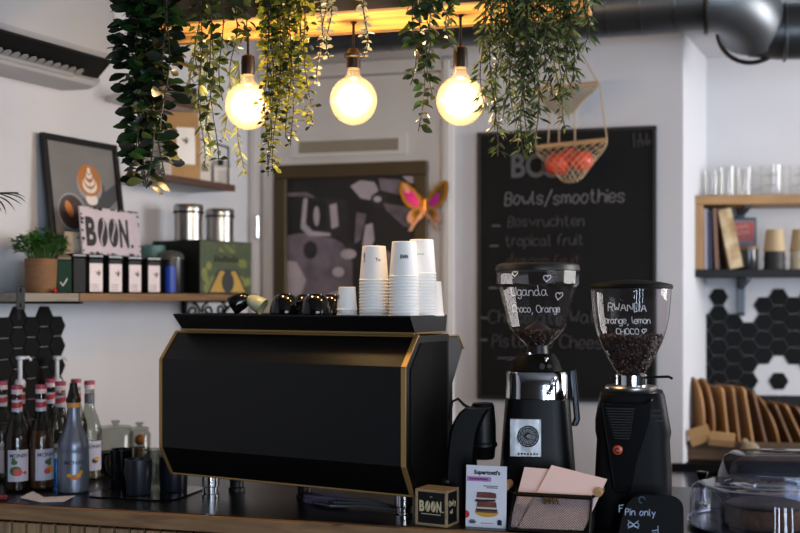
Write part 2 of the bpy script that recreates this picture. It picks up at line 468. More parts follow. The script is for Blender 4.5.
# ------------------------------------------------------------------ poster on the door
pu0, pzt = BK.uz(273, 165.5, .06); pu1, _ = BK.uz(427, 165, .06)
pz0 = BK.z(350, 372, .06); pw, ph = pu1 - pu0, pzt - pz0
po = thing('framed_poster', 'large black and white coffee poster in a bronze frame on the white door', 'picture', BK.w(pu0, .031, pz0), BK.a)
fw = .058
mb = MB()
for a, b, c, d in ((0, pw, ph - fw, ph), (0, pw, 0, fw), (0, fw, fw, ph - fw), (pw - fw, pw, fw, ph - fw)):
    mb.cbox(a, b, -.03, 0, c, d, .004)
mb.build('frame', mat('bronze frame', '#4a3d28', .5, metal=.3, var=.1), po, smooth=30)
def onp(px, py):
    u, z = BK.uz(px, py, .045); return (u - pu0, z - pz0)
pmats = [mat('print black', '#1a181c', .6, var=.35, scale=9), mat('print mid', '#6f6570', .6, var=.4, scale=11), mat('print light', '#b3a8b1', .6, var=.15, scale=12), mat('print dark', '#2b272d', .6, var=.4, scale=10)]
mb = MB().box(fw, pw - fw, -.006, 0, fw, ph - fw)
lay = [0]
def blob(mi, pts, ell=None):
    lay[0] += 1; y = -.0062 - lay[0] * .00012
    if ell:
        cx, cy, rx, ry = ell; q = [onp(cx + rx * math.cos(2 * PI * i / 24), cy + ry * math.sin(2 * PI * i / 24)) for i in range(24)]
    else:
        q = [onp(*p) for p in pts]
    mb.mi_(mi).add([(a, y, b) for a, b in q], [tuple(range(len(q)))])
blob(1, [(283, 193), (306, 192), (322, 202), (322, 200), (306, 196), (283, 196)])
blob(1, [(283, 300), (283, 236), (300, 233), (322, 233), (342, 243), (352, 262), (352, 330), (283, 330)])
blob(3, [(300, 200), (306, 197), (346, 200), (350, 236), (330, 238), (306, 234), (299, 225)])
blob(2, [(303, 198), (307, 198), (305, 224), (312, 231), (330, 233), (330, 236), (308, 236), (300, 228)])
blob(0, [(308, 201), (326, 201), (326, 229), (312, 229), (307, 222)])
blob(2, [(329, 205), (336, 203), (338, 226), (331, 229)])
blob(2, None, (316, 216, 3, 10))
blob(2, [(350, 186), (360, 180), (374, 182), (378, 190), (370, 200), (360, 198), (355, 192)])
blob(1, [(378, 178), (400, 180), (414, 190), (414, 200), (396, 194), (380, 190)])
blob(3, None, (379, 200, 9, 8)); blob(2, None, (377, 199, 4, 3))
blob(1, [(383, 203), (414, 208), (414, 228), (400, 226), (388, 216)])
blob(0, [(370, 210), (388, 212), (414, 236), (414, 262), (392, 250), (372, 240)])
blob(2, [(365, 225), (372, 223), (374, 240), (368, 252), (362, 246)])
blob(1, [(356, 212), (366, 214), (360, 240), (354, 244)])
blob(1, [(376, 244), (392, 254), (410, 268), (410, 330), (372, 330), (370, 270)])
blob(3, [(337, 232), (352, 240), (362, 262), (356, 270), (346, 250)])
blob(2, [(283, 260), (296, 262), (306, 280), (300, 296), (283, 296)])
blob(2, None, (348, 254, 8, 5)); blob(2, None, (338, 272, 6, 5)); blob(1, None, (320, 262, 12, 14)); blob(3, None, (310, 250, 7, 9))
blob(2, [(300, 302), (340, 290), (352, 296), (352, 306), (310, 310)])
blob(2, [(402, 176), (415, 176), (415, 184), (408, 182)])
mb.build('print', pmats, po, smooth=0)

# ------------------------------------------------------------------ ducts along the back wall
def arc(c, r, a0, a1, n, ax, ay):
    return [Vector(c) + Vector(ax) * r * math.cos(a0 + (a1 - a0) * i / n) + Vector(ay) * r * math.sin(a0 + (a1 - a0) * i / n) for i in range(n + 1)]
DR = .122; dd = .22
DZ = BK.z(620, 36, dd) + DR
dk = thing('ventilation_duct', 'dark round ventilation duct with a bend running under the ceiling', 'duct', BK.w(0, dd, DZ), BK.a)
ul, ur = BK.u(290, dd), BK.u(706, dd)
mb = MB().tube([(ul + (ur - ul) * i / 8, 0, 0) for i in range(9)], DR, 32)
mb.build('straight_run', duct_m, dk)
mb = MB()
for k in range(int((ur - ul) / .125)):
    x0 = ul + .05 + k * .125
    mb.tube([(x0 + .05 * math.sin(t * PI) * 0 + .035 * (t - .5), DR * math.cos(t * 2 * PI) * 1.004, DR * math.sin(t * 2 * PI) * 1.004) for t in [i / 32 for i in range(33)]], .003, 5)
mb.build('spiral_seams', duct_m, dk)
rb = .17
bend = [(ur, 0, 0)] + [(ur + rb * math.sin(a), rb * .0 + 0, -rb * (1 - math.cos(a)) * .0) for a in ()]
A1 = [Vector((ur + rb * math.sin(a), rb * (1 - math.cos(a)), -.09 * (1 - math.cos(a)))) for a in [PI / 2 * i / 10 for i in range(11)]]
mb = MB().tube(A1, DR * 1.03, 32)
mb.build('bend', mat('bright galvanised bend', '#6d7176', .42, metal=.9, var=.1), dk)
pe = A1[-1]
mb = MB()
for c, ax in ((Vector((ur, 0, 0)), 'x'), (pe, 'y')):
    ring = []
    for i in range(33):
        t = 2 * PI * i / 32
        ring.append(c + (Vector((0, math.cos(t), math.sin(t))) if ax == 'x' else Vector((math.cos(t), 0, math.sin(t)))) * DR * 1.04)
    mb.tube(ring, .009, 8, cap=False)
mb.build('seal_rings', black_m, dk)
mb = MB().tube([pe + Vector((0, 0, 0)), pe + Vector((.10, .0, -.015)), pe + Vector((.22, 0.0, -.02)), pe + Vector((1.3, 0, -.02))], DR * .86, 28)
mb.build('far_run', duct_m, dk)
mb = MB()
for xx in (.12, .30):
    mb.tube([pe + Vector((xx, DR * .87 * math.cos(2 * PI * i / 32), DR * .87 * math.sin(2 * PI * i / 32) - .018)) for i in range(33)], .007, 6, cap=False)
mb.build('collar_rings', duct_m, dk)
mb = MB()
for xx in (ul + .2, (ul + ur) / 2, ur - .2):
    mb.cyl((xx, 0, 0), .005, DR, H - DZ, 8)
mb.build('hanger_rods', black_m, dk)
# ================================================================== left wall
def LQ(px, py, d):                       # a point given where it is seen and how far out of the left wall it stands
    return LF.at(px, py, d)
SZ = 1.612                               # top of the lower shelf
# air conditioner
ue = LF.u(114, .19); zb = LF.z(75, 86, .1); 
ac = thing('air_conditioner', 'white wall air conditioner with open dark air slot, top left corner', 'air conditioner', LF.w(ue, 0, zb), LF.a)
ln = .95
prof = [(0, .0), (-.10, -.004), (-.135, .006), (-.145, .02), (-.135, .03), (-.12, .06), (-.205, .092), (-.215, .105), (-.215, .27), (-.20, .295), (0, .30)]
mb = MB(); rings = []
for x, sc_, in ((-ln, 1), (-.05, 1), (-.02, .97), (0, .90)):
    rings.append([(x, y * (sc_ if sc_ < 1 else 1), z if sc_ == 1 else .15 + (z - .15) * sc_) for y, z in prof])
mb.loft(rings); mb.build('casing', mat('aircon white', '#a9a9ad', .45), ac, smooth=35)
mb = MB(); mb.loft([[(x, -.130, .034), (x, -.112, .062), (x, -.2055, .0885), (x, -.208, .080), (x, -.15, .03)] for x in (-ln + .02, -.035)])
mb.build('air_outlet', mat('aircon slot black', '#0c0d10', .35), ac, smooth=0)
mb = MB()
for i in range(22):
    xx = -ln + .06 + i * .035
    mb.loft([[(xx + a, -.148 - b, .0285 + .0235 * b / .05) for a, b in ((0, 0), (.004, .022), (.017, .03), (.03, .022), (.034, 0))], [(xx + a, -.148 - b, .0265 + .0235 * b / .05) for a, b in ((0, 0), (.004, .022), (.017, .03), (.03, .022), (.034, 0))]])
mb.box(-ln + .04, -.15, -.150, -.143, .016, .030)
mb.build('louver', mat('aircon louver', '#8c8c8d', .5), ac, smooth=30)
MB().box(-.10, -.055, -.192, -.190, .074, .083).build('display', mat('aircon display', '#26356b', .2), ac, smooth=0)

# latte picture
pu0 = LF.u(44, .04); pu1 = LF.u(119, .04); pw = pu1 - pu0; ph = LF.z(44, 133, .01) - SZ
lp = thing('framed_print', 'black framed print of a latte cup leaning on the left wall', 'picture', LF.w(pu0, .085, SZ + .001), rot=(-.13, 0, LF.a))
mb = MB(); fw = .021
for a, b, c, d in ((0, pw, ph - fw, ph), (0, pw, 0, fw), (0, fw, fw, ph - fw), (pw - fw, pw, fw, ph - fw)): mb.box(a, b, -.018, 0, c, d)
mb.build('frame', mat('black picture frame', '#0c0c0d', .45, spec=.3), lp, smooth=0, bevel=.002)
arts = [mat('print grey cloth', '#6e6c6b', .6, var=.12, scale=4, stretch=(1, 1, 3)), mat('print cup', '#8d8d8f', .5), mat('print crema', '#a8692c', .5, var=.15), mat('print milk', '#d8cfc6', .5), mat('print coffee', '#3a241c', .5, var=.4, scale=30), mat('print shade', '#3c3b3e', .6)]
mb = MB().box(fw, pw - fw, -.008, 0, fw, ph - fw); lay = [0]
def lpt(px, py):
    u, z = LF.uz(px, py, .05); return u - pu0, z - SZ
def ell(mi, cx, cz, rx, rz, a0=0, a1=2 * PI, n=28, tilt=0):
    lay[0] += 1; y = -.0082 - lay[0] * .00015
    q = []
    for i in range(n):
        t = a0 + (a1 - a0) * i / (n - 1 if a1 - a0 < 6 else n); x, z = rx * math.cos(t), rz * math.sin(t)
        q.append((cx + x * math.cos(tilt) - z * math.sin(tilt), y, cz + x * math.sin(tilt) + z * math.cos(tilt)))
    mb.mi_(mi).add(q, [tuple(range(n))])
def pol(mi, pts):
    lay[0] += 1; y = -.0082 - lay[0] * .00015
    mb.mi_(mi).add([(a, y, b) for a, b in pts], [tuple(range(len(pts)))])
cx, cz = lpt(91, 180)
pol(5, [(pw - fw, cz - .06), (pw - fw, cz + .0), (cx + .03, cz - .06), (cx - .0, cz - .1), (cx + .05, cz - .12)])
ell(5, cx + .012, cz - .035, .064, .06); ell(1, cx, cz - .012, .064, .064); ell(3, cx + .004, cz - .068, .03, .02)
ell(2, cx, cz, .059, .057)
ell(3, cx, cz - .016, .036, .030); ell(2, cx, cz - .004, .029, .027); ell(3, cx, cz + .0, .025, .022); ell(2, cx, cz + .012, .020, .020); ell(3, cx, cz + .018, .015, .014); ell(2, cx, cz + .028, .010, .010); ell(3, cx, cz + .034, .008, .012)
pol(2, [(cx - .0012, cz - .044), (cx + .0012, cz - .044), (cx + .0006, cz + .02), (cx - .0006, cz + .02)])
cx, cz = lpt(70, 212)
ell(1, cx, cz, .068, .066); ell(5, cx, cz, .062, .060); ell(4, cx + .004, cz - .003, .056, .054); ell(2, cx - .012, cz + .01, .016, .03, tilt=.4)
mb.build('print', arts, lp, smooth=0)

# lower shelf, two boards end to end
SD = .27
ua, ub, uc = LF.u(18, SD), LF.u(80, SD), LF.u(253, SD - .02)
s1 = thing('wall_shelf', 'short weathered grey shelf board under the potted plant on the left wall', 'shelf', LF.w(ua, 0, SZ - .026), LF.a)
MB().cbox(0, ub - ua - .004, -SD, -.001, 0, .026, .002).build('board', wood('weathered grey wood', '#6d665c', '#8d8578', .6, 'X'), s1, smooth=30)
mb = MB().cbox(-.008, .024, -SD - .006, -SD - .0005, -.024, .045, .002)
for zz in (-.010, .034): mb.at((.008, -SD - .007, zz), (PI / 2, 0, 0)).cyl((0, 0, 0), .006, -.001, .003, 10)
mb.at(); mb.box(0, .016, -SD, -.004, -.006, -.0005); mb.box(0, .016, -.006, -.0005, -.03, -.0005)
mb.build('end_bracket', black_m, s1, smooth=30)
s2 = thing('wall_shelf', 'long brown wooden shelf board holding black tins on the left wall', 'shelf', LF.w(ub, 0, SZ - .026), LF.a)
L2 = min(uc, -.01) - ub
MB().cbox(0, L2, -SD, -.001, 0, .026, .002).build('board', wood('brown shelf wood', '#5f4630', '#86653f', .55, 'X'), s2, smooth=30)
MB().box(-.002, .012, -SD - .003, -.002, -.008, -.0005).box(-.002, .012, -.006, -.0005, -.06, -.0005).build('bracket', black_m, s2, smooth=0)
# scroll bracket
bx_ = LF.u(183, .0) - ub
mb = MB().box(bx_ - .012, bx_ + .012, -.012, -.001, -.16, -.0005).box(bx_ - .012, bx_ + .012, -SD + .02, -.001, -.008, -.0005)
def spiral(cy, cz, r0, turns, a0, sgn):
    return [(bx_, cy + (r0 * (1 - .8 * t)) * math.cos(a0 + sgn * turns * 2 * PI * t), cz + (r0 * (1 - .8 * t)) * math.sin(a0 + sgn * turns * 2 * PI * t)) for t in [i / 40 for i in range(41)]]
mb.tube(spiral(-.05, -.045, .034, 1.6, PI / 2, 1), .005, 6); mb.tube(spiral(-.12, -.04, .030, 1.6, PI / 2, -1), .005, 6)
mb.tube(spiral(-.185, -.034, .026, 1.5, PI / 2, 1), .005, 6)
mb.tube([(bx_, -.006, -.15), (bx_, -.05, -.125), (bx_, -.11, -.085), (bx_, -.18, -.06), (bx_, -.235, -.012)], .006, 6)
mb.build('scroll_bracket', black_m, s2)

VA = LF.a - R(40)                        # things on the shelf turned towards the room
# potted plant
pt = thing('potted_plant', 'small bushy green plant in a tan woven pot on the shelf end', 'plant', LF.w(LF.u(41, .15), .15, SZ), LF.a)
mb = MB().lathe([(.035, 0), (.046, .002), (.049, .05), (.050, .108), (.046, .110), (.043, .104), (.043, .09)], 28)
mb.build('pot', mat('woven cork pot', '#765539', .8, var=.15, scale=25, bump=.3, bscale=80, stretch=(1, 1, 4)), pt)
MB().cyl((0, 0, 0), .043, .085, .095, 20).build('soil', mat('soil', '#2b2119', .95, bump=.5), pt)
def leaf_faces(mb, base, d, up, ln, wd, fold=.25, curl=.2, seg=3, shape='oval'):
    d = Vector(d).normalized(); side = d.cross(Vector(up))
    if side.length < 1e-3: side = d.cross(Vector((1, 0, 0)))
    side.normalize(); nrm = side.cross(d).normalized()
    vs = []; fs = []
    n = seg + 2
    for i in range(n):
        t = i / (n - 1)
        wv = {'oval': math.sin(PI * min(1, t * .92 + .04)) ** .8, 'spoon': (math.sin(PI * (t ** 1.5) * .93 + .03)), 'lance': math.sin(PI * t ** .7 * .97 + .02), 'round': math.sqrt(max(.02, 1 - (2 * t - 1) ** 2))}[shape]
        c = Vector(base) + d * ln * t - nrm * curl * ln * t * t
        o = side * wd * .5 * wv; lift = nrm * fold * wd * .5 * wv
        vs += [tuple(c - o + lift), tuple(c), tuple(c + o + lift)]
    for i in range(n - 1):
        a = i * 3; fs += [(a, a + 1, a + 4, a + 3), (a + 1, a + 2, a + 5, a + 4)]
    mb.add(vs, fs)
mb = MB(); ms = MB()
for k in range(230):
    a = rng.uniform(0, 2 * PI); rr = rng.random() ** .6
    top = Vector((math.cos(a) * .095 * rr, math.sin(a) * .07 * rr, .12 + .085 * rng.random() * (1.05 - rr * .6) + .01))
    bs = Vector((math.cos(a) * .03 * rr, math.sin(a) * .03 * rr, .10))
    if k % 3 == 0: ms.tube([bs, (bs + top) / 2 + Vector((0, 0, .015)), top], .0012, 4)
    for j in range(3):
        dv = Vector((math.cos(a) + rng.uniform(-1, 1), math.sin(a) + rng.uniform(-1, 1), rng.uniform(-.2, 1)))
        mb.mi_(rng.randrange(2)); leaf_faces(mb, top, dv, (0, 0, 1), rng.uniform(.016, .028), .010, seg=1)
mb.build('foliage', [mat('grass green', '#437a2e', .5, trans=.25), mat('deep grass green', '#2c5a22', .5, trans=.25)], pt, recalc=False)
ms.build('stems', mat('green stem', '#3c5a2a', .6), pt)

# green tin between pot and black tins
gt = thing('green_tin', 'small dark green tin squeezed between the potted plant and black tins', 'tin', LF.w(LF.u(63, .16), .16, SZ), VA)
MB().cbox(-.024, .024, -.03, .03, 0, .108, .004).build('can', mat('dark green tin', '#0b2e1b', .45, spec=.15), gt, smooth=30)
mb = MB().cbox(-.022, .022, -.028, .028, .1085, .118, .003).loft([[(-.022, -.028, .117), (.022, -.028, .117), (.022, .028, .117), (-.022, .028, .117)], [(-.006, -.008, .130), (.006, -.008, .130), (.006, .008, .130), (-.006, .008, .130)]])
mb.build('lid', mat('tin tan lid', '#7d6c55', .5), gt, smooth=30)
mb = MB().at((0, -.0305, .03)); mb.tube([(-.012, 0, .006), (-.004, 0, -.006), (.002, 0, .004), (.010, 0, .018)], .002, 5)
mb.build('label_mark', paper, gt)
# red bauble in front of pot
tag(MB().sphere((0, 0, .008), .008, 14, 10).build('red_bead', mat('glossy red', '#b01c22', .15)), 'tiny glossy red bead on the shelf beside the tan pot', 'bead')
bpy.data.objects['red_bead'].location = LF.w(LF.u(54.5, .21), .21, SZ)

# black tins
tin_label = mat('tin label paper', '#d8cdd0', .6)
def tin(px, d, label, lab=True, w=.066, dpt=.046, h=.130, yaw=R(22)):
    t = thing('coffee_tin', label, 'tin', LF.w(LF.u(px, d), d, SZ), VA + yaw, 'black tins on the left shelf')
    MB().cbox(-w / 2, w / 2, -dpt / 2, dpt / 2, 0, h - .012, .005).build('can', mat('black tin', '#0a0b0d', .45, spec=.15), t, smooth=30)
    MB().cbox(-w / 2 - .001, w / 2 + .001, -dpt / 2 - .001, dpt / 2 + .001, h - .0115, h, .004).build('lid', mat('black tin lid', '#101114', .25), t, smooth=30)
    if lab:
        y = -dpt / 2 - .0008
        MB().box(-w / 2 + .004, w / 2 - .004, y, -dpt / 2 - .0001, .006, h - .030).build('paper_label', tin_label, t, smooth=0)
        mb = MB(); y -= .0006; cx, cz = .008, h - .062
        for q in ([(0, -.012), (.006, -.006), (.003, .012), (-.002, .002)], [(-.001, -.010), (.013, .006), (.004, -.001)], [(-.003, -.008), (-.012, .006), (-.004, .002)]):
            mb.add([(cx + a, y, cz + b) for a, b in q], [tuple(range(len(q)))])
        for k in range(3): mb.add([(a, y, b) for a, b in ((-.018, .030 - k * .008), (.010, .030 - k * .008), (.010, .0285 - k * .008), (-.018, .0285 - k * .008))], [(0, 1, 2, 3)])
        mb.build('label_print', ink, t, smooth=0)
    return t
tin(75.5, .17, 'plain black tin without a front label, left end of the tin row', False, .050, .05)
tin(92.5, .17, 'black tin with white bird label, next to the unlabelled black tin', w=.056)
tin(112, .17, 'black tin with white bird label, second labelled one from the plant', w=.056)
tin(131.5, .17, 'black tin with white bird label, third labelled one from the plant', w=.056)
tin(150.5, .17, 'black tin with white bird label, next to the blue striped can', w=.056)

# coffee-bean lettering used by the cafe
def bean_half(cx, cy, rx, ry, gap, side, n=14):
    arc_ = []
    for i in range(n + 1):
        t = PI / 2 + side * PI * i / n
        arc_.append((cx + side * -1 * abs(rx * math.cos(t)) * (1 if side > 0 else 1), cy + ry * math.sin(t)))
    S = []
    for i in range(n + 1):
        t = -1 + 2 * i / n
        S.append((cx + .30 * rx * math.sin(PI * t * .9) - side * gap + .12 * rx * t, cy + ry * t * .97))
    return arc_ + S
def fit_text(mb, txt, x0, x1, y0, y1, fn, bold=.03):
    pts = []
    t = MB().text(txt, 1.0, lambda a, b: (a, b, 0), bold)
    xs = [v[0] for v in t.v]; ys = [v[1] for v in t.v]
    ax, bx, ay, by = min(xs), max(xs), min(ys), max(ys)
    mb.add([fn(x0 + (v[0] - ax) / (bx - ax) * (x1 - x0), y0 + (v[1] - ay) / (by - ay) * (y1 - y0)) for v in t.v], t.f)
def boon(mb, h, fn, wide=1.0):
    """the word BOON. with coffee beans for the two Os, h high, about 2.2 h wide, starting at x = 0"""
    k = h * wide
    fit_text(mb, 'B', 0, .46 * k, 0, h, fn, .045); fit_text(mb, 'N', 1.54 * k, 1.98 * k, 0, h, fn, .045); fit_text(mb, '.', 2.06 * k, 2.19 * k, 0, .14 * h, fn, .03)
    for cx in (.76, 1.26):
        for sd in (1, -1):
            q = bean_half(cx * k, h / 2, .225 * k, h * .5, .03 * k, sd)
            mb.add([fn(a, b) for a, b in q], [tuple(range(len(q)))])
def boon_w(h, wide=1.0): return 2.19 * h * wide

# BOON sign standing on the tins
su0, su1 = LF.u(79, .15), LF.u(137.5, .15); sw = su1 - su0; sz = SZ + .1305; sh = LF.z(79, 206, .14) - sz
sg = thing('coffee_sign', 'white rectangular sign with black word and bean letters, leaning above the tins', 'sign', LF.w(su0, .16, sz), rot=(-.10, 0, LF.a))
MB().box(0, sw, -.008, 0, 0, sh).build('plate', mat('sign plate', '#b9adb6', .6, var=.06, scale=20), sg, smooth=0, bevel=.002)
mb = MB(); hh = sh * .62
boon(mb, hh, lambda a, b: (sw * .07 + a, -.0086, sh * .17 + b), sw * .80 / (2.19 * hh))
mb.build('lettering', ink, sg, smooth=0)
mb = MB()
for k in range(46):
    e = rng.choice((0, 0, 1, 2, 3)); s_ = rng.uniform(.003, .010)
    px_, pz_ = {0: (rng.uniform(0, sw), sh - .004), 1: (rng.uniform(0, sw), .004), 2: (.004, rng.uniform(0, sh)), 3: (sw - .004, rng.uniform(0, sh))}[e]
    q = [(min(sw, max(0, px_ + s_ * 1.5 * math.cos(t) * rng.uniform(.5, 1.2))), min(sh, max(0, pz_ + s_ * .6 * math.sin(t) * rng.uniform(.5, 1.2)))) for t in [i * 2 * PI / 8 for i in range(8)]]
    mb.add([(a, -.0084 - .00001 * k, b) for a, b in q], [tuple(range(8))])
mb.build('worn_edges', ink, sg, smooth=0)

# cream booklets behind the tins
bk = thing('booklet', 'thin cream booklet standing between the word sign and the latte print', 'booklet', LF.w(LF.u(69, .10), .125, SZ + .001), rot=(-.09, .02, VA + .15))
MB().box(-.034, .034, -.004, .004, 0, LF.z(70, 232, .1) - SZ).build('cover', mat('cream card', '#b9ab98', .7), bk, smooth=0, bevel=.001)
q = MB().tube([(.006, -.005, .185), (.012, -.005, .19), (.010, -.005, .182)], .002, 4); q.build('stamp', mat('faded brown ink', '#6b5346', .7), bk)

# teal tumbler, blue can, green box, canisters
tl = thing('tumbler', 'muted teal tumbler standing behind the last labelled black tin', 'cup', LF.w(LF.u(153.5, .08), .08, SZ), 0)
MB().lathe([(.0, .001), (.036, 0), (.040, .10), (.045, .178), (.043, .18), (.040, .175), (.034, .01), (0, .01)], 28).build('body', mat('teal ceramic', '#4d7572', .5), tl)
bc = thing('striped_can', 'dark can with a bright blue stripe and clear domed lid on the shelf', 'can', LF.w(LF.u(171, .16), .16, SZ), VA - .2)
MB().lathe([(0, 0), (.046, 0), (.048, .004), (.048, .125), (0, .125)], 30).build('can', mat('charcoal can', '#101218', .35), bc)
mb = MB(); seg = 8
mb.loft([[(.0487 * math.sin(a), -.0487 * math.cos(a), z) for a in [-.42 + .75 * i / seg for i in range(seg + 1)]] for z in (.004, .100)], cap=False, closed=False)
mb.build('blue_stripe', mat('bright blue', '#1c3fb0', .3), bc)
MB().lathe([(.049, .1255), (.049, .132), (.046, .145), (.03, .158), (0, .162)], 30).build('lid', glass('smoky lid', '#9a9a98', .1, 1.6, .25, '#8a8a86'), bc)
u0 = LF.u(152, .265); u1 = LF.u(200, .265)
bcx = LF.u(201, .24)
BOXH = LF.z(200, 241, .2) - SZ
bxr = R(8)
gb = thing('tea_box', 'large dark box with yellow and green printed front on the shelf', 'box', LF.w(LF.u(199.5, .262), .262, SZ), LF.a - bxr)
BW, BD = .285, .245
MB().box(0, BW, 0, BD, 0, BOXH).build('carton', mat('black green carton', '#0c1310', .55, spec=.3), gb, smooth=0, bevel=.002)
gm = [mat('box art green', '#35421c', .5, var=.3, scale=30), mat('box art yellow', '#a8852a', .5, var=.15), mat('box art leaf', '#69702c', .5, var=.3, scale=25), mat('box art black', '#15150f', .5)]
mb = MB().box(.004, BW - .004, -.0008, -.0001, .004, BOXH - .004); lay = [0]
def gp(mi, pts):
    lay[0] += 1; y = -.001 - lay[0] * .0001; mb.mi_(mi).add([(a * BW, y, b * BOXH) for a, b in pts], [tuple(range(len(pts)))])
for k in range(14):
    a, b = rng.choice((rng.uniform(.06, .28), rng.uniform(.72, .94))), rng.uniform(.08, .62)
    gp(2, [(a + .055 * math.cos(t), b + .085 * math.sin(t)) for t in [i * PI / 6 for i in range(12)]])
gp(3, [(.14, .02), (.90, .02), (.70, .46), (.34, .46)])
gp(1, [(.18, .03), (.86, .03), (.67, .43), (.37, .43)])
gp(3, [(.52 + .12 * math.cos(t), .22 + .20 * math.sin(t)) for t in [i * PI / 8 for i in range(16)]])
gp(3, [(.46, .38), (.58, .38), (.60, .47), (.44, .47)])
for k in range(5): gp(2, [(.35 + .30 * t, .80 + .015 * math.sin(9 * t + k) - .0 + k * .03) for t in [i / 8 for i in range(9)]] + [(.65 - .30 * t, .785 + k * .03) for t in [i / 8 for i in range(9)]])
for k in range(8): mb.mi_(3).tube([(BW * (.27 + .058 * k), -.0022, BOXH * .60), (BW * (.285 + .058 * k), -.0022, BOXH * (.72 - .02 * (k % 3))), (BW * (.30 + .058 * k), -.0022, BOXH * (.60 + .02 * (k % 2)))], .0028, 4)
mb.build('front_print', gm, gb, smooth=0)
def canister(px, d, label):
    p = LF.w(LF.u(px, d), d, SZ + BOXH + .0005)
    t = thing('steel_canister', label, 'canister', p, 0, 'steel canisters on the tea box')
    MB().lathe([(0, 0), (.050, 0), (.053, .003), (.053, .105), (0, .105)], 36).build('body', steel, t)
    MB().lathe([(0, .1055), (.0545, .1055), (.0555, .108), (.0555, .133), (.052, .138), (0, .139)], 36).build('lid', steel, t)
    MB().lathe([(.0558, .104), (.0575, .104), (.0575, .112), (.0558, .112)], 36).build('clamp_ring', black_m, t)
    return t
canister(188.5, .15, 'brushed steel canister on the tea box, nearer the black tins')
canister(220, .13, 'brushed steel canister on the tea box, nearer the white door')

# upper shelves
def top_shelf(px0, px1, d, py, label, name='wall_shelf'):
    a, b = LF.u(px0, d), LF.u(px1, d); z = LF.z(px1, py, d)
    t = thing(name, label, 'shelf', LF.w(a, 0, z - .022), LF.a)
    MB().box(0, b - a, -d + .012, -.001, 0, .022).build('board', mat('shelf white board', '#c4c2c4', .6), t, smooth=0)
    MB().box(0, b - a, -d, -d + .0115, -.002, .024).build('front_strip', wood('dark brown strip', '#3a2418', '#56382a', .5), t, smooth=0, bevel=.002)
    mb = MB()
    for xx in (b - a - .02,): mb.tube([(xx, -d + .02, .024), (xx, -d + .02, .17), (xx, -.004, .23), (xx, -.004, .0)], .005, 6)
    mb.build('wire_bracket', black_m, t)
    return a, b, z
a1_, b1_, Z1 = top_shelf(163, 235.5, .22, 185.5, 'upper white shelf with brown edge carrying a kraft bag')
a2_, b2_, Z2 = top_shelf(150, 207, .20, 106, 'highest white shelf with brown edge, above the kraft bag')
d = .12
kb = thing('kraft_bag', 'brown kraft paper bag with white bird label on the upper shelf', 'bag', LF.w(LF.u(182, d), d, Z1 + .003), VA)
kh = LF.z(182, 113, d) - Z1
mb = MB().loft([[(-.062, -.035, 0), (.062, -.035, 0), (.062, .035, 0), (-.062, .035, 0)], [(-.063, -.037, kh * .5), (.063, -.037, kh * .5), (.063, .037, kh * .5), (-.063, .037, kh * .5)], [(-.061, -.012, kh * .9), (.061, -.012, kh * .9), (.061, .012, kh * .9), (-.061, .012, kh * .9)], [(-.061, -.006, kh), (.061, -.006, kh), (.061, .006, kh), (-.061, .006, kh)]])
mb.build('bag', kraft, kb, smooth=20)
MB().loft([[(-.028, -.0385, .06), (.042, -.0385, .06), (.042, -.0375, .06), (-.028, -.0375, .06)], [(-.028, -.0385, .125), (.042, -.0385, .125), (.042, -.0375, .125), (-.028, -.0375, .125)], [(-.028, -.026, .20), (.042, -.026, .20), (.042, -.025, .20), (-.028, -.025, .20)]]).build('bag_label', paper, kb, smooth=0)
mb = MB()
for q in ([(0, -.012), (.006, -.006), (.003, .012), (-.002, .002)], [(-.001, -.010), (.013, .006), (.004, -.001)], [(-.003, -.008), (-.012, .006), (-.004, .002)]):
    mb.add([(.006 + a * 1.2, -.0365 + .0 + (b * .15), .150 + b * 1.2) for a, b in q], [tuple(range(len(q)))])
mb.build('bird_print', ink, kb, smooth=0)
cd = thing('white_card', 'small white card standing left of the kraft bag label', 'card', LF.w(LF.u(166, .19), .19, Z1 + .003), VA)
MB().box(-.02, .02, -.002, .002, 0, .075).build('card', mat('card white', '#b8b2ac', .7), cd, smooth=0)
mb = MB()
for k in range(4): mb.box(-.014, .012, -.0028, -.0021, .02 + k * .012, .022 + k * .012)
mb.build('print_lines', mat('grey print', '#77716c', .7), cd, smooth=0)
d = .12
wc = thing('milk_carton', 'white carton with black cap near the upper shelf end', 'carton', LF.w(LF.u(221, d), d, Z1 + .003), VA)
MB().loft([[(-.035, -.03, 0), (.035, -.03, 0), (.035, .03, 0), (-.035, .03, 0)], [(-.035, -.03, .075), (.035, -.03, .075), (.035, .03, .075), (-.035, .03, .075)], [(-.035, -.004, .105), (.035, -.004, .105), (.035, .004, .105), (-.035, .004, .105)]]).build('carton', mat('carton white', '#c9c5c0', .5), wc, smooth=0)
mb = MB().at((-.008, -.018, .088), (.7, 0, 0)).cyl((0, 0, 0), .011, 0, .016, 14); mb.build('cap', black_m, wc)
mb = MB()
for k in range(5): mb.box(-.02, .02, -.0312, -.0302, .015 + k * .01, .018 + k * .01)
mb.build('print_lines', mat('grey print', '#77716c', .7), wc, smooth=0)
d = .11
wb = thing('white_box', 'small white box standing between the kraft bag and white carton', 'box', LF.w(LF.u(204, d), d, Z1 + .003), VA)
MB().box(-.022, .022, -.02, .02, 0, .105).build('box', mat('carton white', '#c9c5c0', .5), wb, smooth=0, bevel=.001)
MB().box(-.015, .015, -.0212, -.0202, .05, .08).build('box_label', mat('grey print', '#77716c', .7), wb, smooth=0)
d = .10
db = thing('dark_bowl', 'dark round bowl on the highest shelf behind the hanging vines', 'bowl', LF.w(LF.u(183, d), d, Z2 + .003), 0)
MB().lathe([(0, 0), (.03, 0), (.05, .03), (.062, .065), (.058, .066), (.045, .03), (0, .012)], 28).build('bowl', mat('dark bowl', '#2d2927', .5), db)
d = .1
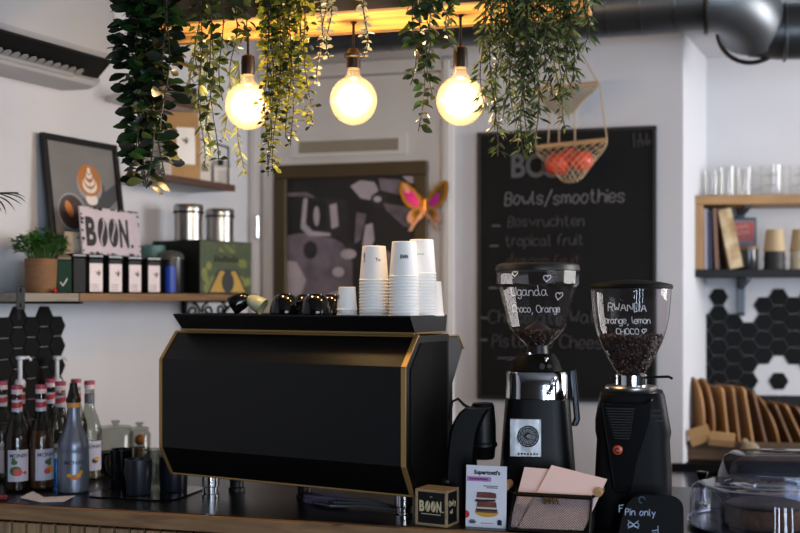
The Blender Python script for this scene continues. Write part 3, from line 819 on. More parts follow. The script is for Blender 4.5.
mb_ = thing('brown_box', 'low brown cardboard box beside the dark bowl on the highest shelf', 'box', LF.w(LF.u(160, d), d, Z2 + .003), LF.a)
MB().box(-.055, .055, -.05, .05, 0, .06).build('carton', mat('cardboard brown', '#6e6158', .8), mb_, smooth=0, bevel=.001)
MB().box(-.056, .056, -.01, .01, .0602, .061).build('tape', mat('tan tape', '#8c7a5e', .5), mb_, smooth=0)

# hexagon tiles on the left wall
def hexes(cells, W, name, m, fr, u0, z0, d0=.0, th=.006):
    mb = MB(); Hh = W * .866; r = W / 2 * .975
    for c, k in cells:
        cx = u0 + c * W * .75; cz = z0 - k * Hh
        q = [(cx + r * math.cos(i * PI / 3), cz + r * math.sin(i * PI / 3)) for i in range(6)]
        q2 = [(cx + r * .95 * math.cos(i * PI / 3), cz + r * .95 * math.sin(i * PI / 3)) for i in range(6)]
        mb.loft([[(a, -d0 - .0002, b) for a, b in q], [(a, -d0 - th * .8, b) for a, b in q], [(a, -d0 - th, b) for a, b in q2]])
    o = mb.build(name, m, smooth=0); o.location = fr.w(0); o.rotation_euler = (0, 0, fr.a)
    return o
tile_m = mat('black tile', '#090909', .55, spec=.12)
hx0, hz0 = LF.uz(57.5, 326, .005)
cells = []
tops = {0: 0, -1: -.5, -2: 0, -3: -.5, -4: 0, -5: -.5, -6: 0, -7: -.5, -8: 0, -9: .5, -10: 0, -11: .5}
for c, t0 in tops.items():
    for k in range(7): cells.append((c, t0 + k))
tag(hexes(cells, .079, 'hexagon_tiles', tile_m, LF, hx0, hz0), 'patch of black hexagon tiles on the left wall behind the syrup bottles', 'wall tiles')
# ================================================================== niche on the right
SH2 = .26
# black hexagon tiles on the niche wall
W2 = .0845
hu, hz_ = RC.uz(718.8, 297, .005)
cells = [(0, 0)]
tops = {-1: 1.5, 0: 1.5 - .0, 1: 1.5, 2: 2.0, 3: 1.0, 4: .5, 5: 1.0, 6: .5, 7: 1.0, 8: .5, 9: 1.0, 10: .5}
tops = {-1: 1.5, 0: 1.0, 1: 1.5, 2: 2.0, 3: 1.0 - .0, 4: .5 - .0, 5: 1.0, 6: .5, 7: 1.0, 8: .5}
# columns of odd number sit half a tile lower
def top(c):
    return {-2: 1.0, -1: 1.5, 0: 1.0, 1: 1.5, 2: 2.0, 3: .5, 4: 0.0, 5: .5, 6: 0.0, 7: .5, 8: 0, 9: .5, 10: 0, 11: .5, 12: 1, 13: .5, 14: 0, 15: .5}[c]
for c in range(-2, 16):
    k = top(c)
    while k < 6.2:
        low = {3: 4.0, 4: 3.4, 5: 4.0, 6: 4.4}.get(c, 99)
        if k < low: cells.append((c, k))
        k += 1
cells.append((4, 5.0))
tag(hexes(cells, W2, 'hexagon_tiles', tile_m, RC, hu, hz_), 'black hexagon tiles on the pale niche wall under the open shelf', 'wall tiles')

# wooden shelf unit
ru0 = RC.u(695, SH2); z_b = RC.z(750, 277, SH2); z_t = RC.z(750, 204, SH2)
sh = thing('open_shelf', 'wall shelf with oak top and side and black bottom board in the niche', 'shelf', RC.w(ru0, 0, z_b), RC.a)
LN = 1.1
oak = wood('oak shelf', '#8c683f', '#ad8453', .5, 'X'); oakz = wood('oak upright', '#8c683f', '#ad8453', .5, 'Z')
Ht = z_t - z_b
MB().cbox(0, LN, -SH2, -.002, Ht, Ht + .038, .002).build('top_board', oak, sh, smooth=30)
MB().cbox(0, .034, -SH2, -.002, .032, Ht - .0005, .002).build('side_board', oakz, sh, smooth=30)
MB().cbox(-.005, LN, -SH2 - .004, -.002, 0, .0315, .002).build('bottom_board', mat('black shelf board', '#0d0d0f', .55, spec=.3), sh, smooth=30)
mb = MB()
ubk = RC.u(742, .05) - ru0
grey_metal = mat('grey bracket metal', '#4e545b', .45, metal=.5)
for xx in (ubk, ubk + .62):
    mb = MB()
    mb.prism_x([(-.024, -.0005), (-.024, -.15), (-.014, -.165), (-.0065, -.165), (-.0065, -.0005)], xx - .016, xx + .016)
    mb.prism_x([(-SH2 + .03, -.0005), (-SH2 + .03, -.010), (-.022, -.05), (-.022, -.0005)], xx - .010, xx + .010)
    mb.build('bracket', grey_metal, sh, smooth=0); mb = MB()
    mb.prism_x([(-SH2 + .04, Ht - .001), (-.0025, Ht - .001), (-.0025, Ht - .12), (-.012, Ht - .12), (-.03, Ht - .03), (-SH2 + .04, Ht - .008)], xx - .014, xx + .014)
    mb.build('bracket', grey_metal, sh, smooth=0)
ZB = z_b + .032; ZT = z_t + .0385
# glasses on the top board
clear_g = glass('shelf glass', '#fdfdfc', .03, 1.5, .010, '#ffffff')
def tumbler_glass(px, d, label, r=.036, h=.125, z=0, rt=None, grp='glasses on the oak shelf top'):
    t = thing('drinking_glass', label, 'glass', RC.w(RC.u(px, d), d, ZT + z), RC.a, grp)
    rt = rt or r * 1.1
    MB().lathe([(0, 0), (r, 0), (r + (rt - r) * .5, h * .5), (rt, h), (rt - .0025, h), (r - .003, h * .12), (0, h * .1)], 28).build('bowl', clear_g, t)
    return t
tumbler_glass(711, .12, 'clear drinking glass standing at the left end of the oak shelf', .034, .115)
tumbler_glass(727, .16, 'clear drinking glass between the end glass and the glass mug', .036, .128)
t = tumbler_glass(744, .12, 'clear glass mug with a handle on the oak shelf', .036, .125)
mb = MB(); mb.tube([(.036, 0, .10), (.058, 0, .105), (.070, 0, .085), (.070, 0, .05), (.055, 0, .032), (.036, 0, .036)], .005, 8); mb.build('handle', clear_g, t)
for i, (px, where) in enumerate(((772, 'nearer the glass mug'), (801, 'at the photo edge'))):
    for k in range(3):
        lv = ('bottom', 'middle', 'top')[k]
        tumbler_glass(px, .13, 'wide clear glass, %s of the three-high stack %s' % (lv, where), .046, .044, k * .0445, .052)
# books
def book(px, d, w, h, dep, lean, name, label, mats_, rz=0):
    t = thing('book', label, 'book', RC.w(RC.u(px, d), d, ZB + .001 + max(0, -math.sin(lean)) * 0), rot=(0, -lean, RC.a), group='books on the niche shelf')
    MB().box(0, w, 0, .0025, 0, h).box(0, .0025, 0, dep, 0, h).box(w - .0025, w, 0, dep, 0, h).build('cover', mats_[0], t, smooth=0)
    MB().box(.003, w - .003, .003, dep - .004, .003, h - .003).build('pages', paper, t, smooth=0)
    return t
bh_ = .255
book(704, SH2 - .03, .016, .255, .17, .01, '', 'thin pale lilac book upright against the oak side board', [mat('lilac book', '#a79fa8', .6)])
book(708, SH2 - .035, .020, .245, .17, .01, '', 'navy blue book beside the thin pale lilac book', [mat('navy book', '#27304f', .6)])
book(715, SH2 - .03, .018, .255, .17, .04, '', 'thin reddish brown book leaning between navy and thick cream books', [mat('brown book', '#7b5a48', .6)])
tb = book(730, SH2 - .03, .056, .252, .18, .20, '', 'thick cream and gold book leaning at the right of the row', [mat('cream gold book', '#d8c7a2', .6, col2='#a38157', scale=14)])
# boxes and jars
d = .06
cdx = thing('picture_tin', 'red and blue printed tin standing behind the dark lidded jar', 'tin', RC.w(RC.u(741, d), d, ZB), RC.a)
th_ = RC.z(741, 218, d) - ZB
MB().cbox(-.062, .062, -.02, .02, 0, th_, .004).build('tin_body', mat('dark tin edge', '#2b2a2e', .4), cdx, smooth=30)
mb = MB().box(-.055, .055, -.0212, -.0204, .008, th_ - .010)
mb.mi_(1).box(-.050, .050, -.0218, -.0213, th_ * .55, th_ - .02)
for k in range(2): mb.mi_(2).tube([(-.034 + .007 * i, -.0222, th_ * (.66 + .12 * k) + .006 * ((i * 7 + k) % 3) + .001 * i) for i in range(10)], .0022, 4)
mb.mi_(3).box(-.05, .05, -.0218, -.0213, .012, th_ * .3)
mb.build('printed_front', [mat('tin blue grey', '#6d6a78', .4), mat('tin red', '#a8362c', .4), mat('tin cream', '#d9c9b8', .5), mat('tin orange', '#b06a3c', .4)], cdx, smooth=0)
bpy.data.objects.remove
d = .17
jr = thing('lidded_jar', 'dark jar with a brown wooden lid beside the leaning books', 'jar', RC.w(RC.u(747.5, d), d, ZB), 0)
MB().lathe([(0, 0), (.042, 0), (.044, .004), (.044, .084), (0, .084)], 28).build('body', mat('dark jar glass', '#25282b', .15), jr)
MB().lathe([(0, .0845), (.045, .0845), (.045, .098), (0, .099)], 28).build('lid', wood('walnut lid', '#5d3f28', '#7a5536', .5), jr)
# nested paper cups
def cup_profile(h, r0, r1, rim):
    t = .0005                     # upside down: base on top
    return [(r1 + rim, .0), (r1 + rim * 1.1, .002), (r1 + rim, .004), (r1, .0045), (r0, h - .001), (r0 - .0015, h), (r0 - .003, h - .002), (.001, h - .0025), (.001, h - .003), (r0 - .0035, h - .003), (r1 - t, .003), (r1 - t, 0.0)]
def niche_cup(px, d, z, m, label):
    t = thing('paper_cup', label, 'cup', RC.w(RC.u(px, d), d, ZB + .0005 + z), 0, 'cups stacked upside down on the niche shelf')
    MB().lathe(cup_profile(.092, .034, .0445, .0015), 32).build('cup', m, t)
    MB().lathe([(.0448, .0046), (.0455, .0046), (.0455, .0062), (.0448, .0062)], 32).build('rim_line', m, t)
kc = mat('kraft cup', '#b39c78', .7); bcup = mat('black ribbed cup', '#1a1a1c', .6); lc = mat('pale kraft cup', '#cdbfa8', .7)
SP2 = .038
for px, mm, wh in ((774.5, (bcup, bcup, kc), 'left'), (801, (lc, lc, kc), 'right')):
    for k in range(3):
        col = {bcup: 'black', kc: 'kraft brown', lc: 'pale kraft'}[mm[k]]
        niche_cup(px, .17, k * SP2, mm[k], 'upside-down %s paper cup, %s of the %s stack in the niche' % (col, ('bottom', 'middle', 'top')[k], wh))

# back worktop of the niche, dark splash board and cabinets
bu = RC.u(671, .50); zc = RC.z(700, 463, .5)
bc_ = thing('back_counter', 'dark back worktop on grey green cabinets below the niche tiles', 'counter', RC.w(bu, 0, 0), RC.a)
offs = RC.u(690, 0) - bu
ro = Vector((RO.x, RO.y)) - RC.w(bu).xy; eo_ = Vector((E.x, E.y)) - RC.w(bu).xy
rx, ry = ro.dot(RC.e), ro.dot(RC.n); ex_, ey_ = eo_.dot(RC.e), eo_.dot(RC.n)
MB().prism_z([(0, -.525), (1.75, -.525), (1.75, -.004), (rx + .012, -.004), (ex_ + .012, ey_ - .006), (0, ey_ - .008)], zc - .035, zc).build('worktop', black_matte, bc_, smooth=0, bevel=.002)
mb = MB()
x = .02
k = 0
MB().box(rx + .03, 1.74, -.49, -.02, 0, zc - .036).build('carcass', mat('cabinet grey green', '#5b5d55', .6), bc_, smooth=0)
for k in range(3):
    dr = MB().cbox(rx + .04 + k * .52, rx + .04 + k * .52 + .51, -.508, -.4905, .1, zc - .05, .003).build('door', mat('cabinet grey green', '#5b5d55', .6), bc_, smooth=30)
    MB().cbox(rx + .30 + k * .52, rx + .42 + k * .52, -.53, -.5085, zc - .12, zc - .108, .002).build('handle', black_m, dr, smooth=30)
sb = thing('splash_board', 'plain black board standing behind the wooden serving boards', 'board', RC.w(RC.u(702, .012), .0, zc + .001), RC.a)
zs = RC.z(780, 396, .03) - zc
MB().cbox(0, 1.4, -.03, -.008, 0, zs, .003).build('panel', mat('black splash panel', '#0b0b0c', .55, spec=.25), sb, smooth=30)
# crate
cr0, cr1 = RC.u(683, .42), RC.u(800, .42)
cz = zc + .001
ct = thing('serving_crate', 'low wooden crate filled with serving boards on the back counter', 'crate', RC.w(cr0, .27, cz), RC.a)
cw = cr1 - cr0 + .13
pine = wood('crate wood', '#3f2d1e', '#5c432c', .65, 'X')
mb = MB().cbox(0, cw, -.15, -.138, 0, .075, .002).cbox(0, cw, .038, .05, 0, .075, .002).cbox(0, .012, -.1375, .0375, 0, .085, .002).cbox(cw - .012, cw, -.1375, .0375, 0, .085, .002)
mb.build('crate_sides', pine, ct, smooth=30)
MB().box(.012, cw - .012, -.1375, .0375, .0, .008).build('crate_floor', pine, ct, smooth=0)
# serving boards, standing on edge and leaning to the right
bm_cols = [wood('board pale oak', '#8a6038', '#a87b48', .55, 'Z'), wood('board oak', '#77502c', '#95693b', .55, 'Z'), wood('board walnut', '#543521', '#714b2b', .55, 'Z')]
def board_shape(kind, w, h):
    if kind == 'round':
        return [(w / 2 * math.cos(t), h / 2 + h / 2 * math.sin(t)) for t in [i * 2 * PI / 36 for i in range(36)]]
    q = []
    for cx_, cy_, a in ((w / 2 - .02, .02, -PI / 2), (w / 2 - .02, h - .02, 0), (-w / 2 + .02, h - .02, PI / 2), (-w / 2 + .02, .02, PI)):
        for i in range(5): q.append((cx_ + .02 * math.cos(a + i * PI / 8), cy_ + .02 * math.sin(a + i * PI / 8)))
    return q
BD = [(692, 377, 'round', 0, .02, .19, 'round pale wooden board standing leftmost in the crate'),
      (701, 378, 'round', 1, .03, .19, 'round wooden board second from the crate end'),
      (713, 386, 'rect', 0, .06, .17, 'upright pale wooden board just right of the two round boards'),
      (723, 385, 'rect', 1, .07, .17, 'wooden board second to the right of the round boards'),
      (733, 386, 'rect', 0, .10, .18, 'pale wooden board in the middle of the crate row'),
      (742, 390, 'rect', 2, .16, .17, 'dark wooden board right of the crate middle'),
      (753, 396, 'round', 1, .22, .17, 'round-topped wooden board leaning right in the crate'),
      (763, 402, 'rect', 2, .27, .16, 'dark brown wooden board leaning behind the round-topped one'),
      (773, 403, 'rect', 1, .31, .16, 'wooden board second from the right end, leaning steeply'),
      (783, 405, 'rect', 2, .36, .16, 'rightmost dark wooden board leaning steeply in the crate')]
for px, py, kind, mi, lean, w, lab in BD:
    lean = lean * 1.45 + .03; w *= .88
    d = .325
    top_u = RC.u(px, d); h = (RC.z(px, py, d) - cz - .010) / math.cos(lean)
    t = thing('serving_board', lab, 'serving board', RC.w(top_u + math.sin(lean) * h * (-1 if False else 0), d, cz + .012), rot=(0, 0, RC.a), group='serving boards in the crate')
    # tilt: foot to the right, top to the left
    t.rotation_euler = (0, -lean, RC.a + R(20))
    p = RC.w(top_u + math.sin(lean) * h, d, cz + .010 + .012 * math.sin(lean)); t.location = p
    q = board_shape(kind, w, h)
    MB().loft([[(-.006, a, b) for a, b in q], [(.006, a, b) for a, b in q]]).build('panel', bm_cols[mi], t, smooth=0, bevel=.002)
    if kind == 'rect':
        MB().tube([(0, -.03, h - .001), (0, -.03, h + .012), (0, -.015, h + .02), (0, 0, h + .012), (0, 0, h - .001)], .002, 6).build('hanging_loop', mat('leather loop', '#3b2a1e', .7), t)
# folded brown bags in front
def packet(px, py, d, w, h, dep, ry, lab):
    p = RC.at(px, py, d)
    t = thing('folded_bag', lab, 'paper bag', (p.x, p.y, p.z), rot=(.35, ry, RC.a), group='folded brown bags on the crate')
    MB().loft([[(-w / 2, 0, -h / 2), (w / 2, 0, -h / 2), (w / 2, dep, -h / 2), (-w / 2, dep, -h / 2)], [(-w / 2, -.004, 0), (w / 2, -.002, 0), (w / 2, dep, 0), (-w / 2, dep, 0)], [(-w / 2 + .004, dep * .3, h / 2), (w / 2 - .002, dep * .3, h / 2), (w / 2, dep * .7, h / 2), (-w / 2, dep * .7, h / 2)]]).build('bag', kraft, t, smooth=15)
    MB().box(-w / 2 + .002, w / 2 - .002, dep * .3 - .004, dep * .3 - .0008, h * .18, h * .24).build('fold', kraft, t, smooth=0)
packet(700, 436, .46, .085, .07, .02, -.35, 'folded brown paper bag tilted against the round boards')
packet(722, 440, .455, .10, .055, .02, .08, 'flat brown paper bag lying right of the tilted one')
p = RC.at(750, 452, .455)
mp_ = thing('cloth_bundle', 'small pale brown cloth bundle at the front of the crate', 'cloth', (p.x, p.y, cz + .05), RC.a)
MB().sphere((0, 0, 0), .035, 14, 9, (1.1, .6, .9)).sphere((-.02, .005, .028), .016, 10, 7).build('cloth', mat('beige cloth', '#8d7c66', .9, var=.1, scale=30, bump=.5), mp_)

# ================================================================== fruit hammock
HD = .26
hp = thing('fruit_hammock', 'two-tier rope fruit hammock hanging on cords before the chalkboard', 'hammock', BK.at(572, 143.5, HD), BK.a)
def hl(px, py, dz=0):
    q = BK.at(px, py, HD) - Vector(hp.location); 
    e = BK.e; n = BK.n
    return Vector((q.x * e.x + q.y * e.y, q.x * n.x + q.y * n.y, q.z))
rope = mat('beige rope', '#b49b7c', .9, bump=.3); rod = wood('rope rod', '#a7835a', '#c19c70', .6, 'X')
A, B_ = hl(536, 147.5), hl(607, 140); A2, B2 = hl(533, 90), hl(598, 83)
A.y = B_.y = A2.y = B2.y = 0
MB().tube([A, (A + B_) / 2, B_], .010, 10).build('rod', rod, hp); MB().tube([A2, (A2 + B2) / 2, B2], .008, 10).build('rod', rod, hp)
def net(a, b, depth, bulge, n, r):
    mb = MB()
    def pt_(s, v, sgn):
        # s -1..1 along the bar, v 0..1 downwards
        wv = 1 - .56 * v ** 1.8
        c = (a + b) / 2 + (b - a) / 2 * s * wv
        return Vector((c.x, sgn * bulge * math.sin(PI * min(1, v * .9 + .03)) * (1 - s * s * .7), c.z - depth * v * (1 - .34 * s ** 4 - .05 * abs(s))))
    for sg in (-1, 1):
        for k in range(-n, 2 * n + 1):
            for dr in (1, -1):
                pts = []
                for i in range(19):
                    v = i / 18; s = -1 + 2 * (k + dr * v * n * .55) / n
                    if -1 <= s <= 1: pts.append(pt_(s, v, sg))
                if len(pts) > 1: mb.tube(pts, r, 4)
        mb.tube([pt_(-1, i / 18, sg) for i in range(19)], r * 1.3, 4); mb.tube([pt_(1, i / 18, sg) for i in range(19)], r * 1.3, 4)
    return mb
ND = .150
net(A, B_, ND, .070, 8, .0015).build('net', rope, hp)
net(A2, B2, .112, .012, 13, .0019).build('net', mat('beige macrame', '#a39684', .9), hp)
mb = MB()
for q0, q1 in ((hl(548, 146), hl(553, 40)), (hl(559, 145), hl(559, 40)), (hl(575, 143.5), hl(574, 40)), (B_, B2 + Vector((.006, 0, 0))), (B2, hl(574, 40)), (A, A2), (A2, hl(553, 40))):
    q0.y = q1.y = 0; mb.tube([q0, q1], .0028, 5)
mb.build('cords', rope, hp)
fm = mat('tomato red', '#d63f27', .35, var=.2, scale=6)
for px, py, r, dy, lab in ((558, 164, .051, .0, 'red tomato in the left of the hammock net'), (581, 161, .047, .0, 'red tomato in the right of the hammock net'), (569, 155, .030, .03, 'small red tomato behind the two larger net tomatoes')):
    q = BK.at(px, py, HD - dy)
    t = thing('tomato', lab, 'fruit', q, 0, 'tomatoes in the fruit hammock')
    MB().sphere((0, 0, 0), r, 20, 14, (1, 1, .86)).build('flesh', fm, t)
    mb = MB()
    for k in range(5): leaf_faces(mb, (0, 0, r * .84), (math.cos(k * 1.256), math.sin(k * 1.256), .15), (0, 0, 1), .02, .007, seg=2)
    mb.build('calyx', mat('calyx green', '#4c6b2f', .6), t, recalc=False)

# ================================================================== butterfly on the door frame edge
bf = thing('butterfly_ornament', 'shiny pink and gold butterfly ornament at the poster corner', 'ornament', BK.at(424.5, 203, .085), BK.a)
def wing(pts, s):
    return [(s * a, b) for a, b in pts]
KB = 4.6 / FPX
fore = [(1, 1), (4, -6), (10, -14), (17, -20), (22, -22), (25, -20), (25.5, -13), (23, -4), (18, 3), (10, 7), (3, 7)]
hind = [(1, 4), (8, 5), (15, 8), (18, 14), (17, 19), (13, 21), (17, 28), (13, 28), (8, 20), (2, 14)]
mb_f = []
iri = [mat('ornament gold', '#a8762a', .34, metal=.8), mat('ornament pink', '#c936a0', .25, metal=.7), mat('ornament pearl', '#c79c90', .3, metal=.7), mat('ornament amber', '#d9772a', .25, metal=.8), mat('ornament bronze', '#6b5430', .35, metal=.8)]
def plate(mb, pts, s, z0, z1, mi, ang=.06):
    mb.mi_(mi); q = [(s * a * KB * math.cos(ang), -abs(a) * KB * math.sin(ang) , -b * KB) for a, b in pts]
    mb.loft([[(x, y - z0, z) for x, y, z in q], [(x, y - z1, z) for x, y, z in q]])
def shrink(pts, f, c=None):
    cx = sum(p[0] for p in pts) / len(pts); cy = sum(p[1] for p in pts) / len(pts)
    if c: cx, cy = c
    return [(cx + (a - cx) * f, cy + (b - cy) * f) for a, b in pts]
for s in (-1, 1):
    mb = MB(); plate(mb, fore, s, 0, .002, 0); plate(mb, shrink(fore, .62), s, .0022, .003, 1 if s < 0 else 4)
    plate(mb, shrink(fore, .45, (8, 1)), s, .0031, .0038, 1); plate(mb, shrink(fore, .3, (20, -18)), s, .0031, .0038, 2 if s < 0 else 4)
    mb.build('forewing', iri, bf, smooth=0)
    mb = MB(); plate(mb, hind, s, .0, .002, 2); plate(mb, shrink(hind, .6, (6, 6)), s, .0022, .003, 0); plate(mb, shrink(hind, .35, (6, 8)), s, .0031, .0038, 4)
    mb.build('hindwing', iri, bf, smooth=0)
MB().tube([(0, -.006, .012), (0, -.008, 0), (0, -.006, -.03), (0, -.004, -.055)], lambda t: .007 * (1 - .6 * t), 10).build('body', iri[3], bf)
mb = MB()
for s in (-1, 1): mb.tube([(0, -.006, .012), (s * .012, -.008, .03), (s * .03, -.008, .042)], .0012, 5)
mb.build('antennae', iri[0], bf)
mb = MB().tube([(0, .0, 0), (0, .018, 0)], .004, 8).cyl((0, 0, 0), .0001, 0, .0001, 6)
MB().at((0, .0, 0), (-PI / 2, 0, 0)).cyl((0, 0, 0), .012, 0, .022, 14).build('clip', iri[4], bf)
# ================================================================== hanging beam with bulbs and vines
ZBM = 2.3247
bmx0 = P(372, 20, 2.85)
BMF = Frame(-.119, 2.805, -15.0)                # front lower edge of the beam
BL0, BL1 = BMF.u(128), BMF.u(588, -.12)
BDP = .243
beam = thing('hanging_shelf', 'long wooden plank shelf hanging from the ceiling above the espresso machine', 'hanging shelf', BMF.w(BL0, 0, ZBM), BMF.a)
LNB = BL1 - BL0
bw_ = wood('bulb lit beam wood', '#a8793a', '#d2a765', .6, 'X', 2.6, False)  # yellowed and brightened so the underside carries the bulbs' light in its colour
MB().cbox(0, LNB, .0205, BDP - .0205, 0, .035, .002).build('plank', bw_, beam, smooth=30)
MB().cbox(0, LNB, 0, .020, -.002, .12, .002).build('front_board', wood('beam front', '#5a4634', '#7a6047', .7, 'X', 3), beam, smooth=30)
MB().cbox(0, LNB, BDP - .020, BDP, -.002, .12, .002).build('rear_board', wood('beam front', '#5a4634', '#7a6047', .7, 'X', 3), beam, smooth=30)
for xx in (.12, LNB - .12):
    for yy in (.04, BDP - .04): MB().cyl((xx, yy, 0), .004, .035, H - ZBM, 8).build('suspension_rod', black_m, beam)

def glow(N, Lk, out):  # glowing volume added inside the globe to imitate the bulb's bloom
    tc = N.new('ShaderNodeTexCoord'); ln = N.new('ShaderNodeVectorMath'); ln.operation = 'LENGTH'
    Lk.new(tc.outputs['Object'], ln.inputs[0])
    mr = N.new('ShaderNodeMapRange'); mr.inputs['From Min'].default_value = .010; mr.inputs['From Max'].default_value = .064
    mr.inputs['To Min'].default_value = 1; mr.inputs['To Max'].default_value = 0; Lk.new(ln.outputs['Value'], mr.inputs['Value'])
    pw = N.new('ShaderNodeMath'); pw.operation = 'POWER'; pw.inputs[1].default_value = 2.4; Lk.new(mr.outputs['Result'], pw.inputs[0])
    mu = N.new('ShaderNodeMath'); mu.operation = 'MULTIPLY_ADD'; mu.inputs[1].default_value = GLOW; mu.inputs[2].default_value = 6.0; Lk.new(pw.outputs[0], mu.inputs[0])
    em = N.new('ShaderNodeEmission'); em.inputs['Color'].default_value = (1, .80, .54, 1); Lk.new(mu.outputs[0], em.inputs['Strength'])
    Lk.new(em.outputs['Emission'], out.inputs['Volume'])
GLOW = 210.0
globe_m = glass('amber globe glass', '#fdf0dc', .03, 1.45, .035, '#f0dcc0', volume=glow)
fil_m = emit('glowing filament', '#ffc27a', 60.0)
bronze = mat('dark bronze socket', '#2b211b', .4, metal=.6)
def bulb(px, pyc, Y, cord_top, flange, label, W):
    c = P(px, pyc, Y)
    t = thing('pendant_bulb', label, 'pendant lamp', c, 0, 'globe bulbs under the hanging shelf')
    RG = .0625
    prof = []
    for i in range(25):
        a = PI * i / 24 * .86
        prof.append((RG * math.sin(a) if i else 1e-4, -RG * math.cos(a)))
    zt = prof[-1][1]; prof += [(.0195, zt + .008), (.0165, zt + .016), (.0155, zt + .026)]
    prof = [(a, b * 1.06 if b < 0 else b) for a, b in prof]
    MB().lathe(prof + [(.0001, zt + .026)], 40).build('globe', globe_m, t)
    mb = MB()
    for k in range(6):
        a = k * PI / 3
        mb.tube([(.010 * math.cos(a), .010 * math.sin(a), .03), (.016 * math.cos(a + .3), .016 * math.sin(a + .3), 0), (.010 * math.cos(a + .6), .010 * math.sin(a + .6), -.03)], .0010, 5)
    mb.build('filament', fil_m, t)
    zs = zt + .0262
    pf = [(0, zs), (.0175, zs), (.0185, zs + .004), (.0185, zs + .036), (.0175, zs + .05), (.008, zs + .056), (0, zs + .057)]
    if flange: pf = [(0, zs), (.0185, zs), (.0185, zs + .026), (.026, zs + .030), (.027, zs + .036), (.019, zs + .040), (.012, zs + .052), (0, zs + .054)]
    MB().lathe(pf, 28).build('socket', bronze, t)
    zc_ = ZBM - c.z - .0005
    MB().tube([(0, 0, zs + .05), (0, 0, (zs + zc_) / 2), (0, 0, zc_)], .0035, 8).build('cord', black_m, t)
    MB().lathe([(0, zc_ - .004), (.006, zc_ - .004), (.010, zc_)], 20).build('grommet', bronze, t)
    ld = bpy.data.lights.new('bulb_light', 'POINT'); ld.energy = W; ld.color = (1, .73, .40); ld.shadow_soft_size = .03
    lo = bpy.data.objects.new('bulb_light', ld); COL.objects.link(lo); lo.parent = t
BULBW = 7.5
bulb(248, 105.5, 3.015, 30, False, 'glowing globe bulb half hidden by vines, nearest the dense dark plant', BULBW)
bulb(353.5, 100, 2.928, 22, True, 'glowing globe bulb above the paper cups, middle of the three', BULBW)
bulb(460.5, 100, 2.855, 15, False, 'glowing globe bulb left of the fine-leaved bamboo vine', BULBW)

# vines ------------------------------------------------------------------
stem_m = mat('vine stem', '#2f321c', .7)
def strand(start, end, sag=.0, n=12, wob=.012, r=rng):
    pts = []
    a = Vector(start); b = Vector(end); ph = r.uniform(0, 6.28)
    for i in range(n + 1):
        t = i / n
        # leaves the box, arches over and falls
        e = t ** .5
        p = Vector((a.x + (b.x - a.x) * e, a.y + (b.y - a.y) * e, a.z + (b.z - a.z) * t))
        p += Vector((math.sin(ph + t * 7) * wob, math.cos(ph * 1.3 + t * 6) * wob, 0)) * t
        pts.append(p)
    return pts
def along(pts, t):
    f = t * (len(pts) - 1); i = min(int(f), len(pts) - 2); return pts[i].lerp(pts[i + 1], f - i)
def vine(label, strands, leaf, greens, name='hanging_vine', stem_r=.0015, stem_mat=None, seed=1):
    """strands: (px top, py top, px end, py end, distance); leaf: dict of shape and spacing"""
    r = random.Random(seed)
    px0, py0, _, _, Y0 = strands[0]
    o = P(px0, max(py0, -20), Y0)
    t = thing(name, label, 'hanging plant', o, 0)
    ms = MB(); ml = MB()
    for px0, py0, px1, py1, Y in strands:
        if Y < 3.0:
            g = leaf.get('gap', .052)
            Ya = BMF.w(BMF.u(px0, g), g).y - r.uniform(0, .02); Yb = BMF.w(BMF.u(px1, g), g).y - r.uniform(-.01, .05)
        else: Ya, Yb = Y, Y
        pts = strand(P(px0, py0, Ya) - o, P(px1, py1, Yb) - o, r=r, wob=leaf.get('wob', .012))
        if Y < 3.0:
            a0 = pts[0]; top_ = ZBM + .13 - o.z
            bk_ = BMF.n * (leaf.get('gap', .052) + .045)
            pts = [Vector((a0.x + bk_.x, a0.y + bk_.y, top_ - .02)), Vector((a0.x + bk_.x * .6, a0.y + bk_.y * .6, top_ + .004)), Vector((a0.x + bk_.x * .2, a0.y + bk_.y * .2, top_ + .002))] + pts
        ms.tube(pts, stem_r, 5)
        L_ = sum((pts[i + 1] - pts[i]).length for i in range(len(pts) - 1))
        n = int(L_ / leaf['step'])
        for k in range(n):
            tt = (k + r.random() * .5) / n
            if tt < leaf.get('from', .0): continue
            p = along(pts, tt)
            fade = 1 - leaf.get('taper', .35) * tt
            for j in range(leaf.get('per', 2)):
                a = r.uniform(0, 2 * PI) if not leaf.get('opp') else k * 1.5 + j * PI + r.uniform(-.3, .3)
                dv = Vector((math.cos(a), math.sin(a), leaf.get('rise', -.4) + r.uniform(-.35, .35)))
                q = p
                tw = leaf.get('twig', 0)
                if tw:
                    q = p + dv.normalized() * tw * r.uniform(.3, 1); ms.tube([p, q], stem_r * .6, 3)
                for m_ in range(leaf.get('clump', 1)):
                    dd_ = dv + Vector((r.uniform(-1, 1), r.uniform(-1, 1), r.uniform(-.8, .5))) * (.6 if leaf.get('clump', 1) > 1 else .12)
                    ml.mi_(r.randrange(len(greens)))
                    s = fade * r.uniform(.7, 1.15)
                    leaf_faces(ml, q, dd_, (r.uniform(-.7, .7), r.uniform(-1.3, .2), r.uniform(.0, 1.0)), leaf['len'] * s, leaf['wid'] * s, seg=leaf.get('seg', 2), shape=leaf['shape'], fold=leaf.get('fold', .25), curl=leaf.get('curl', .25))
    ms.build('stems', stem_mat or stem_m, t)
    ml.build('leaves', greens, t, recalc=False)
    return t
def gmat(n, c, tr=.25, rough=.42):
    return mat('leaf ' + n, c, rough, var=.12, scale=30, trans=tr)
dark = [gmat('deep', '#121e10', .08, .35), gmat('deep two', '#182814', .08, .35), gmat('deep three', '#0d160b', .08, .35), gmat('deep bright', '#20401a', .1, .35), gmat('cream edge', '#6f7038', .2)]
